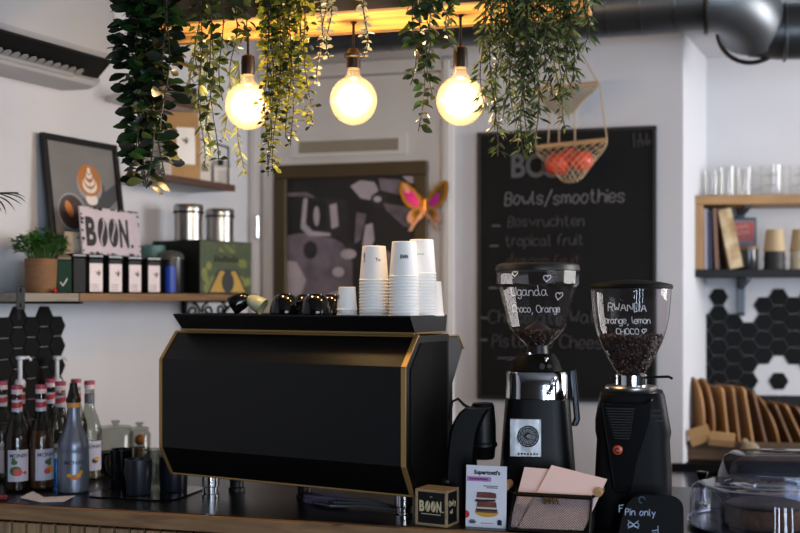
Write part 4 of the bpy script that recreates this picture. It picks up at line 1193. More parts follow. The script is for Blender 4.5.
mid = [gmat('olive', '#212d18'), gmat('olive two', '#2c3c1d'), gmat('fresh', '#46592a', .35)]
yel = [gmat('yellow green', '#858a2c', .45), gmat('olive lit', '#626a28', .45), gmat('fresh two', '#979638', .45), gmat('olive', '#33401f')]  # greens pushed to bright yellow, bulb light put into the leaf colour
bam = [gmat('bamboo', '#3f4d26', .25), gmat('bamboo two', '#4d5c2f', .25), gmat('bamboo dark', '#29331b', .2), gmat('bamboo pale', '#7d8752', .3)]
pal = [gmat('silver', '#b9b3a0', .3), gmat('silver two', '#9fa08c', .3)]
vine('thick trailing plant with broad glossy dark leaves at the shelf left end',
     [(133, -30, 134, 160, 2.80), (142, -30, 141, 186, 2.78), (150, -30, 146, 188, 2.80), (160, -30, 160, 178, 2.82), (138, -30, 152, 150, 2.76), (168, -30, 166, 130, 2.82), (146, -30, 136, 120, 2.75), (156, -30, 168, 90, 2.8), (132, -30, 132, 100, 2.8), (150, -30, 150, 184, 2.85)],
     dict(step=.0115, per=2, len=.058, wid=.030, shape='spoon', rise=.05, seg=4, twig=.012, fold=.15, curl=.22, taper=.15, wob=.016), dark[:4] * 5 + [dark[4]], seed=3, stem_r=.002)
vine('trailing vine with oval dark leaves in front of the left bulb cord',
     [(196, -25, 203, 120, 2.80), (208, -25, 214, 165, 2.82), (214, -25, 210, 130, 2.84), (222, -25, 222, 100, 2.80), (234, -25, 235, 66, 2.78), (246, -25, 243, 44, 2.80), (204, -25, 197, 70, 2.84)],
     dict(step=.024, per=2, len=.036, wid=.021, shape='oval', rise=-.3, seg=3, twig=.010, fold=.2), mid, seed=5)
vine('wispy vine with narrow pointed leaves hanging below the left bulb',
     [(200, 30, 201, 168, 3.05), (208, 40, 206, 160, 3.08), (238, 60, 241, 174, 3.14), (231, 60, 228, 140, 3.14), (196, 30, 192, 110, 3.1)],
     dict(step=.013, per=2, len=.040, wid=.010, shape='lance', rise=-.8, seg=2, fold=.2), [gmat('bamboo pale', '#6b7c4a', .3), gmat('dusty', '#5d6540', .3)], seed=8)
vine('bushy trailing vine with small round yellow-green leaves between two bulbs',
     [(266, -25, 268, 150, 2.86), (270, -25, 272, 176, 2.88), (274, -25, 267, 165, 2.90), (280, -25, 283, 130, 2.86), (288, -25, 290, 138, 2.90), (296, -25, 303, 120, 2.88), (302, -25, 308, 126, 2.92), (284, -25, 276, 172, 2.9), (264, -25, 275, 120, 2.84), (292, -25, 284, 100, 2.84), (274, -25, 295, 146, 2.94), (268, -25, 268, 110, 2.95), (300, -25, 297, 90, 2.86), (278, -25, 280, 90, 2.96)],
     dict(step=.0115, per=2, len=.023, wid=.018, shape='round', rise=-.2, seg=2, twig=.016, fold=.2), yel, seed=11, stem_r=.0013)
vine('pale silvery leaf strands hanging left of the middle bulb',
     [(318, -25, 321, 84, 2.80), (330, -25, 330, 58, 2.82), (325, -25, 326, 40, 2.84)],
     dict(step=.014, per=2, len=.022, wid=.015, shape='round', rise=.0, seg=2, opp=True, fold=.1), pal, seed=15)
vine('single pale silvery leaf strand just right of the middle bulb cord',
     [(366, -25, 364, 60, 2.78), (362, -25, 363, 40, 2.80)],
     dict(step=.014, per=2, len=.022, wid=.015, shape='round', rise=.0, seg=2, opp=True, fold=.1), pal, seed=16)
vine('green vine with pointed oval leaves hanging left of the right bulb',
     [(420, -25, 422, 132, 2.74), (416, -25, 412, 86, 2.76), (428, -25, 430, 98, 2.76), (422, -25, 428, 60, 2.74)],
     dict(step=.019, per=2, len=.040, wid=.024, shape='oval', rise=-.3, seg=3, twig=.008, fold=.25), [mid[0], mid[1], gmat('fresh dark', '#33502a', .3)], seed=19)
vine('short green vine tip hanging just above the right bulb',
     [(448, -25, 449, 46, 2.70), (444, -25, 445, 20, 2.72)],
     dict(step=.018, per=2, len=.032, wid=.020, shape='oval', rise=-.3, seg=3, twig=.006), mid, seed=22)
S = []
r9 = random.Random(44)
for px0, px1, py1 in ((484, 484, 110), (488, 494, 156), (494, 491, 130), (500, 500, 100), (505, 507, 120), (512, 514, 118), (518, 520, 140), (524, 528, 152), (528, 524, 160), (534, 536, 150), (540, 534, 110), (545, 548, 96), (552, 556, 100), (560, 561, 96), (568, 566, 128), (574, 570, 90), (582, 586, 50), (590, 592, 22), (498, 512, 70), (510, 500, 80), (520, 532, 90), (532, 545, 60), (548, 562, 70), (506, 524, 60), (556, 575, 60), (538, 520, 80)):
    S.append((px0, -28, px1, py1, 2.72 + r9.random() * .16))
vine('big bushy bamboo-like vine with fine narrow leaves right of the bulbs', S,
     dict(step=.0155, per=2, len=.037, wid=.0090, shape='lance', rise=-.5, seg=2, twig=.010, clump=2, fold=.2), bam, seed=27, stem_r=.0013)

# dark palm frond tip entering at the left edge
ft = thing('potted_palm', 'dark curling palm frond tip entering at the left photo edge', 'plant', (-1.78, 1.95, 0), 0)
o = Vector(ft.location)
MB().lathe([(0, 0), (.10, 0), (.14, .4), (.145, .84), (.13, .84), (.12, .5), (0, .5)], 28).build('pot', black_matte, ft)
mb = MB(); tip = P(18, 193, 3.0) - o; p0 = Vector((0, 0, .52)); pm = Vector((.12, .35, 1.75)); pn = P(-30, 190, 2.9) - o
pts = []
for i in range(25):
    t = i / 24
    pts.append(p0 * (1 - t) ** 3 + pm * 3 * t * (1 - t) ** 2 + pn * 3 * t * t * (1 - t) + tip * t ** 3)
mb.tube(pts, lambda t: .006 - .0035 * t, 6)
mb.build('stem', mat('frond dark', '#12160f', .6), ft)
mb = MB()
for ax, ay, bx, by, cx_, cy_ in ((2, 194, 16, 191, 26, 198), (4, 194, 20, 194, 26, 203), (0, 194, 14, 198, 22, 205), (-6, 196, 8, 197, 15, 211), (-10, 196, 4, 200, 6, 214), (-14, 197, -2, 204, 2, 212), (-20, 198, -14, 206, -12, 218), (-26, 200, -22, 210, -20, 222)):
    a, b, c = P(ax, ay, 3.0) - o, P(bx, by, 2.98) - o, P(cx_, cy_, 2.97) - o
    q = [a * (1 - t) ** 2 + b * 2 * t * (1 - t) + c * t * t for t in [i / 10 for i in range(11)]]
    mb.tube(q, lambda t: .0045 * math.sin(PI * min(.97, t * .8 + .2)), 6, flat=.35)
mb.build('leaflets', mat('frond dark', '#12160f', .6), ft)
# ================================================================== espresso machine
em_ = thing('espresso_machine', 'big black espresso machine with brass edging on the counter', 'espresso machine', MC.w(0, 0, BAR + .0005), MC.a)
MW = .774
prof = [(.047, .065), (0, .145), (0, .387), (.0686, .463), (.24, .463), (.24, .065)]
MB().prism_x(prof, -MW, 0).build('body', body_black, em_, smooth=0, bevel=.002)
mb = MB()
fp = [(.047, .065), (0, .145), (0, .387), (.0686, .463)]
def trim_path(x, off=.0): return [(x, y - off, z) for y, z in fp]
def ribbon(mb, pts, wx, th):
    """flat strip following the front profile"""
    n = len(pts)
    for i in range(n - 1):
        (x, y0, z0), (_, y1, z1) = pts[i], pts[i + 1]
        dy, dz = y1 - y0, z1 - z0; l = math.hypot(dy, dz); ny, nz = -dz / l * th, dy / l * th
        if ny > 0: ny, nz = -ny, -nz
        mb.loft([[(x - wx, y0, z0), (x + wx, y0, z0), (x + wx, y0 + ny, z0 + nz), (x - wx, y0 + ny, z0 + nz)], [(x - wx, y1, z1), (x + wx, y1, z1), (x + wx, y1 + ny, z1 + nz), (x - wx, y1 + ny, z1 + nz)]])
ribbon(mb, trim_path(-MW + .004), .0045, .003); mb.build('edge_trim', gold, em_, smooth=0)
mb = MB(); ribbon(mb, trim_path(-.006), .0065, .003); mb.build('edge_trim', gold, em_, smooth=0)
mb = MB(); mb.tube([(-MW, .0675, .462), (0, .0675, .462)], .0038, 6); mb.build('top_trim', gold, em_)
mb = MB(); mb.tube([(-MW, .046, .0655), (0, .046, .0655)], .0028, 6); mb.build('bottom_trim', gold, em_)
mb = MB().prism_x([(.06, .09), (.02, .15), (.02, .38), (.075, .445), (.225, .445), (.225, .09)], 0.0005, .003)
mb.build('side_panel', black_matte, em_, smooth=0, bevel=.0015)
# cup tray on top
x0, x1 = -MW + .022, -.004
def rect(y0, y1, a, b, z): return [(a, y0, z), (b, y0, z), (b, y1, z), (a, y1, z)]
mb = MB().loft([rect(.058, .228, x0 + .012, x1 - .0, .4665), rect(.030, .236, x0, x1, .509), rect(.030, .236, x0, x1, .513), rect(.036, .230, x0 + .006, x1 - .006, .513), rect(.038, .228, x0 + .008, x1 - .008, .509)])
mb.build('cup_tray', body_black, em_, smooth=0)
MB().tube([(x0 + .012, .0555, .4685), (x1 - .001, .0555, .4685)], .0032, 6).tube([(x1 + .0005, .060, .4685), (x1 + .0005, .226, .4685)], .0022, 6).build('tray_trim', gold, em_)
# barista side housing
MB().prism_x([(.2405, .455), (.30, .455), (.333, .42), (.27, .33), (.27, .15), (.2405, .15)], -MW + .02, -.004).build('rear_housing', black_gloss, em_, smooth=0, bevel=.002)
mb = MB()
q = [(.243, .457), (.302, .457), (.336, .42), (.272, .33), (.272, .15)]
for (a, b), (c, d_) in zip(q[:3], q[1:3]): mb.tube([(-.003, a, b), (-.003, c, d_)], .0028, 6)
mb.build('rear_trim', gold, em_)
mb = MB()
for xx, yy in ((-.664, .06), (-.052, .06)): pass
def foot(xx, yy, m):
    MB().lathe([(0, 0), (.024, 0), (.024, .010), (.020, .013), (.020, .030), (.024, .033), (.024, .0645), (0, .0645)], 28, (xx, yy, 0)).build('foot', m, em_)
foot(-.664, .085, chrome); foot(-.052, .085, chrome); foot(-.664, .205, black_m); foot(-.43, .205, black_m); foot(-.052, .205, black_m)
TRAY = BAR + .5105
# paper cups
def paper_cup_mesh(h, r0, r1, rim):
    return MB().lathe([(r1, .0045), (r0, h - .001), (r0 - .0012, h), (r0 - .003, h - .002), (.001, h - .0022), (.001, h - .0028), (r0 - .0006, h - .0028), (r1 - .0004, .003), (r1 - .0004, .001)], 40), \
        MB().lathe([(r1 - .0003, .001), (r1 + rim * .5, 0), (r1 + rim, .0018), (r1 + rim * .6, .0040), (r1, .0046)], 40)
def make_cup(label, h, r0, r1, rim, grp, loc):
    t = thing('paper_cup', label, 'cup', loc, rng.uniform(0, 6), grp)
    a, b = paper_cup_mesh(h, r0, r1, rim)
    a.build('cup_wall', cup_white, t); b.build('rolled_rim', cup_white, t)
    return t
ORD = ['bottom', 'second', 'third', 'fourth', 'fifth', 'sixth', 'seventh', 'eighth', 'ninth', 'tenth', 'eleventh', 'twelfth', 'thirteenth', 'fourteenth', 'fifteenth']
def cup_stack(px, y, n, sp, which, logo=None, h=.09, r0=.0305, r1=.0372, rim=.0022):
    u = MC.u(px, -y); base = MC.w(u, -y, TRAY)
    first = None
    for k in range(n):
        lab = which if n == 1 else 'topmost white paper cup of the %s' % which if k == n - 1 else ('white paper cup, lowest in the %s' % which if k == 0 else 'white paper cup, %s from the bottom in the %s' % (ORD[k], which))
        if first is None:
            first = make_cup(lab, h, r0, r1, rim, 'paper cups on the espresso machine', base); c = first
        else:
            c = dup(first, (base.x, base.y, base.z + k * sp), label=lab, rz=rng.uniform(0, 6))
        if k == n - 1 and logo: logo(c, h, r0, r1)
        if k == n - 1: c.rotation_euler = (0, 0, MC.a)
def around(h, r0, r1, ang0, z0):
    def fn(a, b):
        z = z0 + b; r = r1 + (r0 - r1) * (z / h) + .0006; ph = ang0 + a / r
        return (r * math.sin(ph), -r * math.cos(ph), z)
    return fn
grey_ink = mat('soft black print', '#3a3a3c', .7)
def logo_a(c, h, r0, r1):
    mb = MB().text('To', .012, around(h, r0, r1, .62, .050), .02); mb.strokes('s', .010, around(h, r0, r1, -.45, .060), .0005)
    for k in range(5): mb.strokes('l' if k % 2 else 'c', .006, around(h, r0, r1, -.35 + .06 * (k % 2), .048 + k * .005), .0005)
    mb.build('printed_logo', grey_ink, c, smooth=0)
def logo_b(c, h, r0, r1):
    mb = MB(); boon(mb, .0105, around(h, r0, r1, .22, .046), .95); mb.build('printed_logo', grey_ink, c, smooth=0)
def logo_c(c, h, r0, r1):
    mb = MB()
    for k in range(6): mb.strokes('oc'[k % 2], .004, around(h, r0, r1, .1 + .1 * k, .050), .0004)
    mb.build('printed_logo', mat('pale print', '#8b8784', .7), c, smooth=0)
cup_stack(374, .11, 12, .0083, 'left tall stack beside the espresso cups', logo_a)
cup_stack(404, .09, 13, .0083, 'middle tall stack with the black word', logo_b)
cup_stack(421.5, .165, 14, .0083, 'right tall stack behind the middle one', logo_c)
cup_stack(429.5, .195, 1, .0083, 'single white paper cup standing half hidden behind the right tall stack')
def logo_s(c, h, r0, r1):
    MB().text('B', .016, around(h, r0, r1, -.75, .030), .03).build('printed_logo', mat('dark red print', '#5e1f2a', .6), c, smooth=0)
cup_stack(347, .10, 2, .0145, 'short espresso size pair', logo_s, h=.0615, r0=.0222, r1=.0262, rim=.0018)
# china cups on the tray
def china(px, y, label, m, r=.0385, h=.055, rot=None, dz=0.0, hand=0.0):
    u = MC.u(px, -y); p = MC.w(u, -y, TRAY + dz)
    t = thing('coffee_cup', label, 'cup', p, rot=rot or (0, 0, hand), group='china cups on the espresso machine')
    MB().lathe([(r, 0), (r * 1.01, .001), (r * .98, h * .25), (r * .88, h * .6), (r * .62, h * .90), (r * .45, h * .95), (r * .44, h), (r * .38, h), (r * .36, h * .93), (.0001, h * .92), (.0001, h * .86), (r * .6, h * .84), (r * .84, h * .56), (r * .94, h * .25), (r * .96, 0), (r, 0)], 36).build('bowl', m, t)
    hd = PI / 2 if rot else 0.0
    MB().tube([(a_ * math.cos(hd), a_ * math.sin(hd), b_) for a_, b_ in ((r * .95, h * .2), (r * 1.25, h * .22), (r * 1.5, h * .36), (r * 1.42, h * .58), (r * 1.1, h * .66), (r * .84, h * .62))], .0042, 8).build('handle', m, t)
    bpy.context.view_layer.update()
    lo_ = min((t.matrix_basis @ v.co).z for v in t.children[0].data.vertices); t.location.z += TRAY + .0008 - lo_
    return t
blk = mat('glossy black china', '#080707', .1, spec=.5); grn = mat('pale sage china', '#a9ae8d', .3)
ct_ = china(232, .10, 'black china cup lying on its side at the left end of the tray', blk, r=.027, h=.054, rot=(0, R(62), MC.a + R(25)), dz=.0365)
china(263, .12, 'pale sage green cup lying tilted on the machine tray', grn, r=.0235, h=.050, rot=(0, R(-62), MC.a + R(10)), dz=.032)
china(285, .10, 'upside-down black china cup next to the sage green cup', blk, r=.042, h=.058, hand=2.2)
china(304, .19, 'upside-down black china cup in the rear between two front ones', blk, r=.038, h=.056, hand=1.5)
china(316, .09, 'upside-down black china cup in front, next to the small paper cups', blk, r=.042, h=.057, hand=2.6)
china(331, .175, 'upside-down black china cup behind the small paper cups', blk, r=.038, h=.056, hand=1.0)

# ================================================================== things on the counter
def bar_at(px, py):                       # a spot on the bar top
    Y = (EYE - BAR) * FPX / (py - HOR)
    return Vector(((px - 400) / FPX * Y, Y, BAR + .0005))
def at_depth(px, Y): return Vector(((px - 400) / FPX * Y, Y, BAR + .0005))
# wooden cube
p = at_depth(447, 2.692)
cu = thing('wooden_cube', 'small wooden cube with black sides and the cafe name, on the counter edge', 'box', p, MC.a)
s, hh, dp = .087, .0885, .068
wd = wood('cube pine', '#8b7355', '#a78e6b', .6, 'X', 4); e = .0062
mb = MB()
for xx in (-s, -e):
    for yy in (0, dp - e): mb.box(xx, xx + e, yy, yy + e, 0, hh)
for zz in (0, hh - e):
    for yy in (0, dp - e): mb.box(-s + e, -e, yy, yy + e, zz, zz + e)
    for xx in (-s, -e): mb.box(xx, xx + e, e, dp - e, zz, zz + e)
mb.box(-s + e, -e, e, dp - e, hh - e, hh - .0005)
mb.build('frame', wd, cu, smooth=0, bevel=.0008)
MB().box(-s + .003, -.003, .003, dp - .003, .003, hh - .004).build('black_panels', mat('cube black', '#0c0d0e', .6, spec=.3), cu, smooth=0)
mb = MB(); lw = s - 2 * e - .008; h1 = .027
boon(mb, h1, lambda a, b: (-s + e + .004 + a, .0024, .034 + b), lw / (2.19 * h1))
for k in range(9): mb.box(-s + .016 + k * .006, -s + .0205 + k * .006, .0022, .003, .0275, .0295)
mb.box(-s / 2 - .004, -s / 2 + .002, .0022, .003, .07, .0715)
mb.build('lettering', mat('cream lettering', '#c9b892', .6), cu, smooth=0)
mb = MB()
mb.strokes('Only', .014, lambda a, b: (-.0024, e + .010 + a, .048 + b), .0009); mb.strokes('ut', .010, lambda a, b: (-.0024, e + .018 + a, .030 + b), .0009)
mb.build('side_writing', mat('cream lettering', '#c9b892', .6), cu)

# menu card
p = at_depth(465.5, 2.712)
mc = thing('menu_card', 'white standing card with a toasted sandwich picture and pink label', 'card', p, rot=(-.06, 0, R(-18)))
cw, ch = .101, .149
MB().box(0, cw, 0, .0015, 0, ch).build('card', mat('card stock', '#dfe0ea', .5), mc, smooth=0)
MB().loft([[(.03, .0018, .10), (.07, .0018, .10), (.07, .0026, .10), (.03, .0026, .10)], [(.03, .045, .0035), (.07, .045, .0035), (.07, .0458, .0035), (.03, .0458, .0035)]]).build('easel_leg', paper, mc, smooth=0)
mats_ = [ink, mat('print magenta', '#b77cc0', .5), mat('print toast', '#6e3a2e', .6, var=.3, scale=90), mat('print filling', '#c9b9b4', .6), mat('print mustard', '#c99a2c', .5), mat('print red', '#c22b35', .5), mat('print plum', '#5c1d4a', .5)]
mb = MB(); lay = [0]
def cpol(mi, pts):
    lay[0] += 1; y = -.0002 - lay[0] * .00006; mb.mi_(mi).add([(a * cw, y, b * ch) for a, b in pts], [tuple(range(len(pts)))])
fit_text(mb.mi_(0), "Supertosti's", .19 * cw, .84 * cw, .835 * ch, .93 * ch, lambda a, b: (a, -.0004, b), .05)
cpol(1, [(.02, .74), (.60, .74), (.62, .76), (.62, .80), (.60, .82), (.02, .82)])
for k in range(9): cpol(6, [((.08 + .052 * k) * cw / cw, .765), (.118 + .052 * k, .765), (.118 + .052 * k, .795), (.08 + .052 * k, .795)])
for k in range(7): cpol(0, [(.44 + .052 * k, .665), (.477 + .052 * k, .665), (.477 + .052 * k, .680), (.44 + .052 * k, .680)])
for k in range(5): cpol(0, [(.52 + .055 * k, .638), (.56 + .055 * k, .638), (.56 + .055 * k, .653), (.52 + .055 * k, .653)])
cpol(4, [(.52 + .29 * math.cos(t), .25 + .08 * math.sin(t)) for t in [i * PI / 12 for i in range(24)]])
cpol(2, [(.26, .24), (.77, .24), (.79, .29), (.77, .31), (.27, .31)])
cpol(0, [(.25, .27), (.76, .27), (.75, .30), (.60, .315), (.40, .30), (.27, .315)])
cpol(3, [(.28, .30), (.74, .30), (.74, .335), (.28, .335)]); cpol(2, [(.27, .33), (.77, .33), (.75, .42), (.29, .42)])
cpol(0, [(.22, .42), (.28, .41), (.74, .43), (.73, .47), (.50, .455), (.34, .475), (.25, .45)])
cpol(3, [(.30, .45), (.72, .46), (.72, .49), (.28, .49)]); cpol(2, [(.26, .48), (.76, .48), (.75, .56), (.60, .575), (.28, .57)])
cpol(5, [(.0, .15)] + [(.0 + .10 * math.cos(t), .20 + .065 * math.sin(t)) for t in [-PI / 2 + i * PI / 10 for i in range(11)]])
for k, (a, b) in enumerate(((.10, .25), (.08, .27), (.12, .23))): cpol(0, [(a, .06 + k * .022), (b, .06 + k * .022), (b, .076 + k * .022), (a, .076 + k * .022)])
cpol(5, [(.38, .065), (.70, .068), (.70, .078), (.38, .075)])
cpol(0, [(.79, .05), (.90, .05), (.90, .12), (.87, .14), (.82, .14), (.79, .12)])
mb.build('printed_picture', mats_, mc, smooth=0)

# napkin basket
p = at_depth(508.5, 2.650)
nb = thing('wire_basket', 'black mesh basket with wooden end handles holding pink papers', 'basket', p, R(-17))
BW_, BDp, RH = .190, .085, .080
LEAN = .06
def sidept(x, z): return Vector((x, LEAN * z / RH, z))
wire = mat('black wire', '#08080a', .6, spec=.15)
mb = MB()
r_ = .0042
def bar_(a, b, w=.004, t=.002): mb.tube([a, b], w, 4)
F = [sidept(0, .004), sidept(BW_, .004), sidept(BW_, RH), sidept(0, RH)]
Bk = [Vector((0, BDp, .004)), Vector((BW_, BDp, .004)), Vector((BW_, BDp + LEAN * .55, RH)), Vector((0, BDp + LEAN * .55, RH))]
for q in (F, Bk):
    for i in (0, 2): bar_(q[i], q[(i + 1) % 4], .0035 if i == 0 else .0055)
    for i in (1, 3): bar_(q[i], q[(i + 1) % 4], .003)
for i in (0, 1): bar_(F[i], Bk[i], .0035)
for i in (2, 3): bar_(F[i], Bk[i], .0055)
mb.build('rim_and_edges', wire, nb)
def lattice(a, b, c, d, nx, nz, r=.0005):
    m2 = MB()
    def pt_(s, t): return (a * (1 - s) + b * s) * (1 - t) + (d * (1 - s) + c * s) * t
    slope = nz / nx
    for k in range(-nz, nx + 1):
        for dr in (1, -1):
            s0 = k / nx; s1 = (k + nz) / nx
            lo, hi = max(0, s0), min(1, s1)
            if hi <= lo: continue
            t0, t1 = (lo - s0) / (s1 - s0), (hi - s0) / (s1 - s0)
            if dr < 0: t0, t1 = 1 - t0, 1 - t1
            m2.tube([pt_(lo, t0), pt_(hi, t1)], r, 4)
    return m2
lattice(*F, 30, 14).build('front_mesh', wire, nb)
lattice(*Bk, 30, 14).build('rear_mesh', wire, nb)
for i, j in ((0, 3), (1, 2)):
    lattice(F[i], Bk[i], Bk[j], F[j], 13, 14).build('end_mesh', wire, nb)
MB().box(.002, BW_ - .002, .004, BDp - .002, .0015, .0045).build('base_plate', wire, nb, smooth=0)
hw = wood('handle beech', '#a27a4e', '#c09766', .5, 'Y')
for sx in (0, 1):
    x = -.025 if sx == 0 else BW_ + .014
    zz = RH + .012
    h_ = MB().at((x, LEAN + .004, zz), (-PI / 2, 0, 0)).cyl((0, 0, 0), .0105, 0, .075, 20).build('handle', hw, nb, bevel=.0015)
    mb = MB(); xe = 0 if sx == 0 else BW_
    for yy in (LEAN + .012, LEAN + .070):
        mb.tube([(xe, min(yy, BDp + LEAN * .4), RH), ((xe + x) / 2, yy, RH + .004), (x, yy, zz - .0095)], .0028, 6)
    mb.build('handle_bracket', wire, nb)
mb = MB(); mb.m = 0
boon(mb, .016, lambda a, b: (BW_ * .40 + a, LEAN * (RH - .018 + b) / RH - .0035, RH - .018 + b), 1.15)
mb.build('nameplate_letters', mat('dark brass letters', '#4a3b26', .5, metal=.5), nb, smooth=0)
# pink folded papers, leaning like the front of the basket
pink = mat('pink paper', '#eed2ce', .7, var=.02)
e2 = Vector((math.cos(R(-17)), math.sin(R(-17)), 0)); n2 = Vector((math.sin(R(17)), math.cos(R(17)), 0))
def sheet(corners, off, thick, label):
    nv = Vector((0, RH, -LEAN)).normalized()
    p0 = Vector((0, off, 0))
    loc = []
    for px, py in corners:
        dr = Vector(((px - 400) / FPX, 1, (HOR - py) / FPX))
        cam = Vector((0, 0, EYE)) - Vector(nb.location)
        cl = Vector((cam.dot(e2), cam.dot(n2), cam.z)); dl = Vector((dr.dot(e2), dr.dot(n2), dr.z))
        t = (p0 - cl).dot(nv) / dl.dot(nv); q = cl + dl * t
        loc.append(q)
    t = thing('folded_paper', label, 'paper', nb.location, R(-17), 'pink papers in the basket')
    MB().loft([[tuple(q) for q in loc], [tuple(q + nv * thick * .45) for q in loc]]).build('front_leaf', pink, t, smooth=0)
    MB().loft([[tuple(q + nv * thick * .55) for q in loc], [tuple(q + nv * thick) for q in loc]]).build('rear_leaf', pink, t, smooth=0)
sheet([(551.5, 465), (607, 479), (583, 530), (518, 528)], .010, .004, 'wide folded pink paper standing in front in the mesh basket')
sheet([(524.5, 467), (560, 470), (548, 528), (509, 527)], .022, .004, 'narrower folded pink paper behind the wide one, at the left')

# pin only sign
p = at_depth(617.5, 2.585)
ps = thing('payment_sign', 'small black rounded board with white handwriting before the right grinder', 'sign', (p.x, p.y, p.z), rot=(-.10, 0, R(-10)))
sw_, sh_ = .150, .100
q = [(0, 0), (sw_, 0), (sw_, sh_ * .55)] + [(sw_ - .03 + .03 * math.cos(t), sh_ - .03 + .03 * math.sin(t)) for t in [i * PI / 12 for i in range(7)]] + [(.055, sh_), (.035, sh_ * .93), (.02, sh_ * .75), (.008, sh_ * .4)]
MB().prism(q, 0, .006).build('board', mat('sign black', '#090a0d', .55, spec=.1), ps, smooth=0, bevel=.0012)
pm = mat('blue white marker', '#aebfdc', .7)
mb = MB()
f = lambda x0, z0: (lambda a, b: (x0 + a, -.0007, z0 + b))
mb.strokes('Pin only', .0155, f(.018, .052), .0011, .2, .03, 1.2)
g = f(.004, .062); mb.tube([g(0, -.004), g(0, .012), g(.010, .013)], .0011, 5); mb.tube([g(0, .004), g(.007, .006)], .0011, 5)
g = f(.030, .030)
for cx in (0, .013):
    mb.tube([g(cx + .006 * math.cos(t), .005 * math.sin(t)) for t in [i * PI / 6 for i in range(13)]], .0009, 5)
mb.tube([g(-.006, -.008), g(.018, .010)], .0010, 5); mb.tube([g(-.006, .010), g(.018, -.008)], .0010, 5)
g = f(.078, .012); mb.tube([g(0, .006), g(.012, .008)], .0010, 5); mb.tube([g(.014, 0), g(.014, .018)], .0010, 5); mb.tube([g(0, 0), g(.012, .001)], .0010, 5)
mb.build('handwriting', pm, ps)
mb = MB(); mb.tube([(.056 + .007 * math.cos(t), -.0006, .088 + .007 * math.sin(t)) for t in [i * PI / 8 for i in range(13)]], .0016, 5)
mb.build('round_mark', mat('dull blue mark', '#3a4c66', .7), ps)

# ------------------------------------------------------------------ grinders
hop_glass = glass('hopper glass', '#f3f0f0', .015, 1.38, .005, '#c9b8b6')
bean_m = mat('roasted beans', '#2a170f', .42, var=.35, scale=70)
def beans_on(prof, z_top, n, seed, t, cone=0.0):
    """roasted beans: a core and a layer of single beans against the glass and on top"""
    r = random.Random(seed)
    pr = [(a - .004, b) for a, b in prof if b <= z_top]
    # radius at z
    def rad(z):
        for (r0, z0), (r1, z1) in zip(prof, prof[1:]):
            if min(z0, z1) <= z <= max(z0, z1) and z0 != z1: return r0 + (r1 - r0) * (z - z0) / (z1 - z0)
        return prof[0][0]
    zb = min(b for a, b in prof)
    mb = MB()
    core = [(max(.002, rad(zb + (z_top - zb) * i / 10) - .009), zb + (z_top - zb) * i / 10) for i in range(11)]
    core[-1] = (core[-1][0], z_top - .003)
    mb.lathe(core, 24, cap=True)
    def bean(c, a):
        # half-round bean
        mb.at(c, a, (1, 1, 1))
        L, W, Hh = .0055, .0040, .0030
        rings = []
        for k in range(5):
            tt = -1 + 2 * k / 4; s = math.sqrt(max(.06, 1 - tt * tt))
            rings.append([(L * tt, W * s * math.cos(x), Hh * s * max(-.25, math.sin(x))) for x in [i * PI / 3 for i in range(6)]])
        mb.loft(rings)
    for k in range(n):
        if k % 4:
            z = zb + (z_top - zb) * math.sqrt(r.random()); ph = r.uniform(-PI * .5, PI * .5) - PI / 2
            rr = max(.004, rad(z) - .0062); c = (rr * math.cos(ph), rr * math.sin(ph), z)
        else:
            rr = (rad(z_top) - .008) * math.sqrt(r.random()); ph = r.uniform(0, 2 * PI); c = (rr * math.cos(ph), rr * math.sin(ph), z_top + r.uniform(-.002, .003))
        bean(c, (r.uniform(0, 6.28), r.uniform(0, 6.28), r.uniform(0, 6.28)))
    mb.at()
    o = mb.build('beans', bean_m, t, smooth=50); o['kind'] = 'stuff'
    return o
def rsq(w, d, z, cx=0, cy=0, p=4.0, n=40):
    q = []
    for i in range(n):
        t = 2 * PI * i / n; c, s = math.cos(t), math.sin(t)
        q.append((cx + w * abs(c) ** (2 / p) * (1 if c >= 0 else -1), cy + d * abs(s) ** (2 / p) * (1 if s >= 0 else -1), z))
    return q
# left grinder
YG = 2.92
p = at_depth(537.5, YG); KG = YG / FPX
def zg(py): return (EYE - BAR) + (HOR - py) * KG
gl = thing('coffee_grinder', 'left coffee grinder with chrome collar and square emblem plate', 'coffee grinder', p, -math.atan2(p.x, p.y))
ring_b = []
for py, hw_ in ((514.5, 39), (500, 39), (470, 37.5), (430, 34.5), (397.5, 32)): ring_b.append(rsq(hw_ * KG, hw_ * KG * 1.08, zg(py), 0, .01))
MB().loft(ring_b).build('body', mat('grinder black', '#090a0d', .4, spec=.18), gl, smooth=35)
MB().loft([rsq(31.5 * KG, 33 * KG, zg(397), 0, .008, 3.2), rsq(31 * KG, 33 * KG, zg(374), 0, .008, 3.2), rsq(29.5 * KG, 31.5 * KG, zg(371), 0, .008, 3.2)]).build('chrome_collar', chrome, gl, smooth=35)
MB().loft([rsq(26 * KG, 27 * KG, zg(370.5), -.004, .01, 3), rsq(23 * KG, 25 * KG, zg(362), -.004, .01, 3), rsq(18 * KG, 20 * KG, zg(354), -.004, .01, 2.5)]).build('upper_head', black_matte, gl, smooth=35)
MB().loft([rsq(11 * KG, 11 * KG, zg(353.5), 0, 0, 2), rsq(10 * KG, 10 * KG, zg(345), 0, 0, 2)]).build('neck', black_m, gl)
mb = MB().box(-40 * KG, -14 * KG, -.012, .012, zg(360), zg(357)); mb.box(-31 * KG, -24 * KG, -.018, -.012, zg(361), zg(358.5)); mb.build('side_lever', black_m, gl, smooth=0, bevel=.001)
mb = MB().cyl((-.021, -.035, 0), .0045, zg(362), zg(352), 14).cyl((-.021, -.035, 0), .0065, zg(357), zg(353), 14)
mb.cyl((.022, -.046, 0), .0045, zg(366), zg(358), 14).sphere((.022, -.046, zg(358)), .0055, 12, 8)
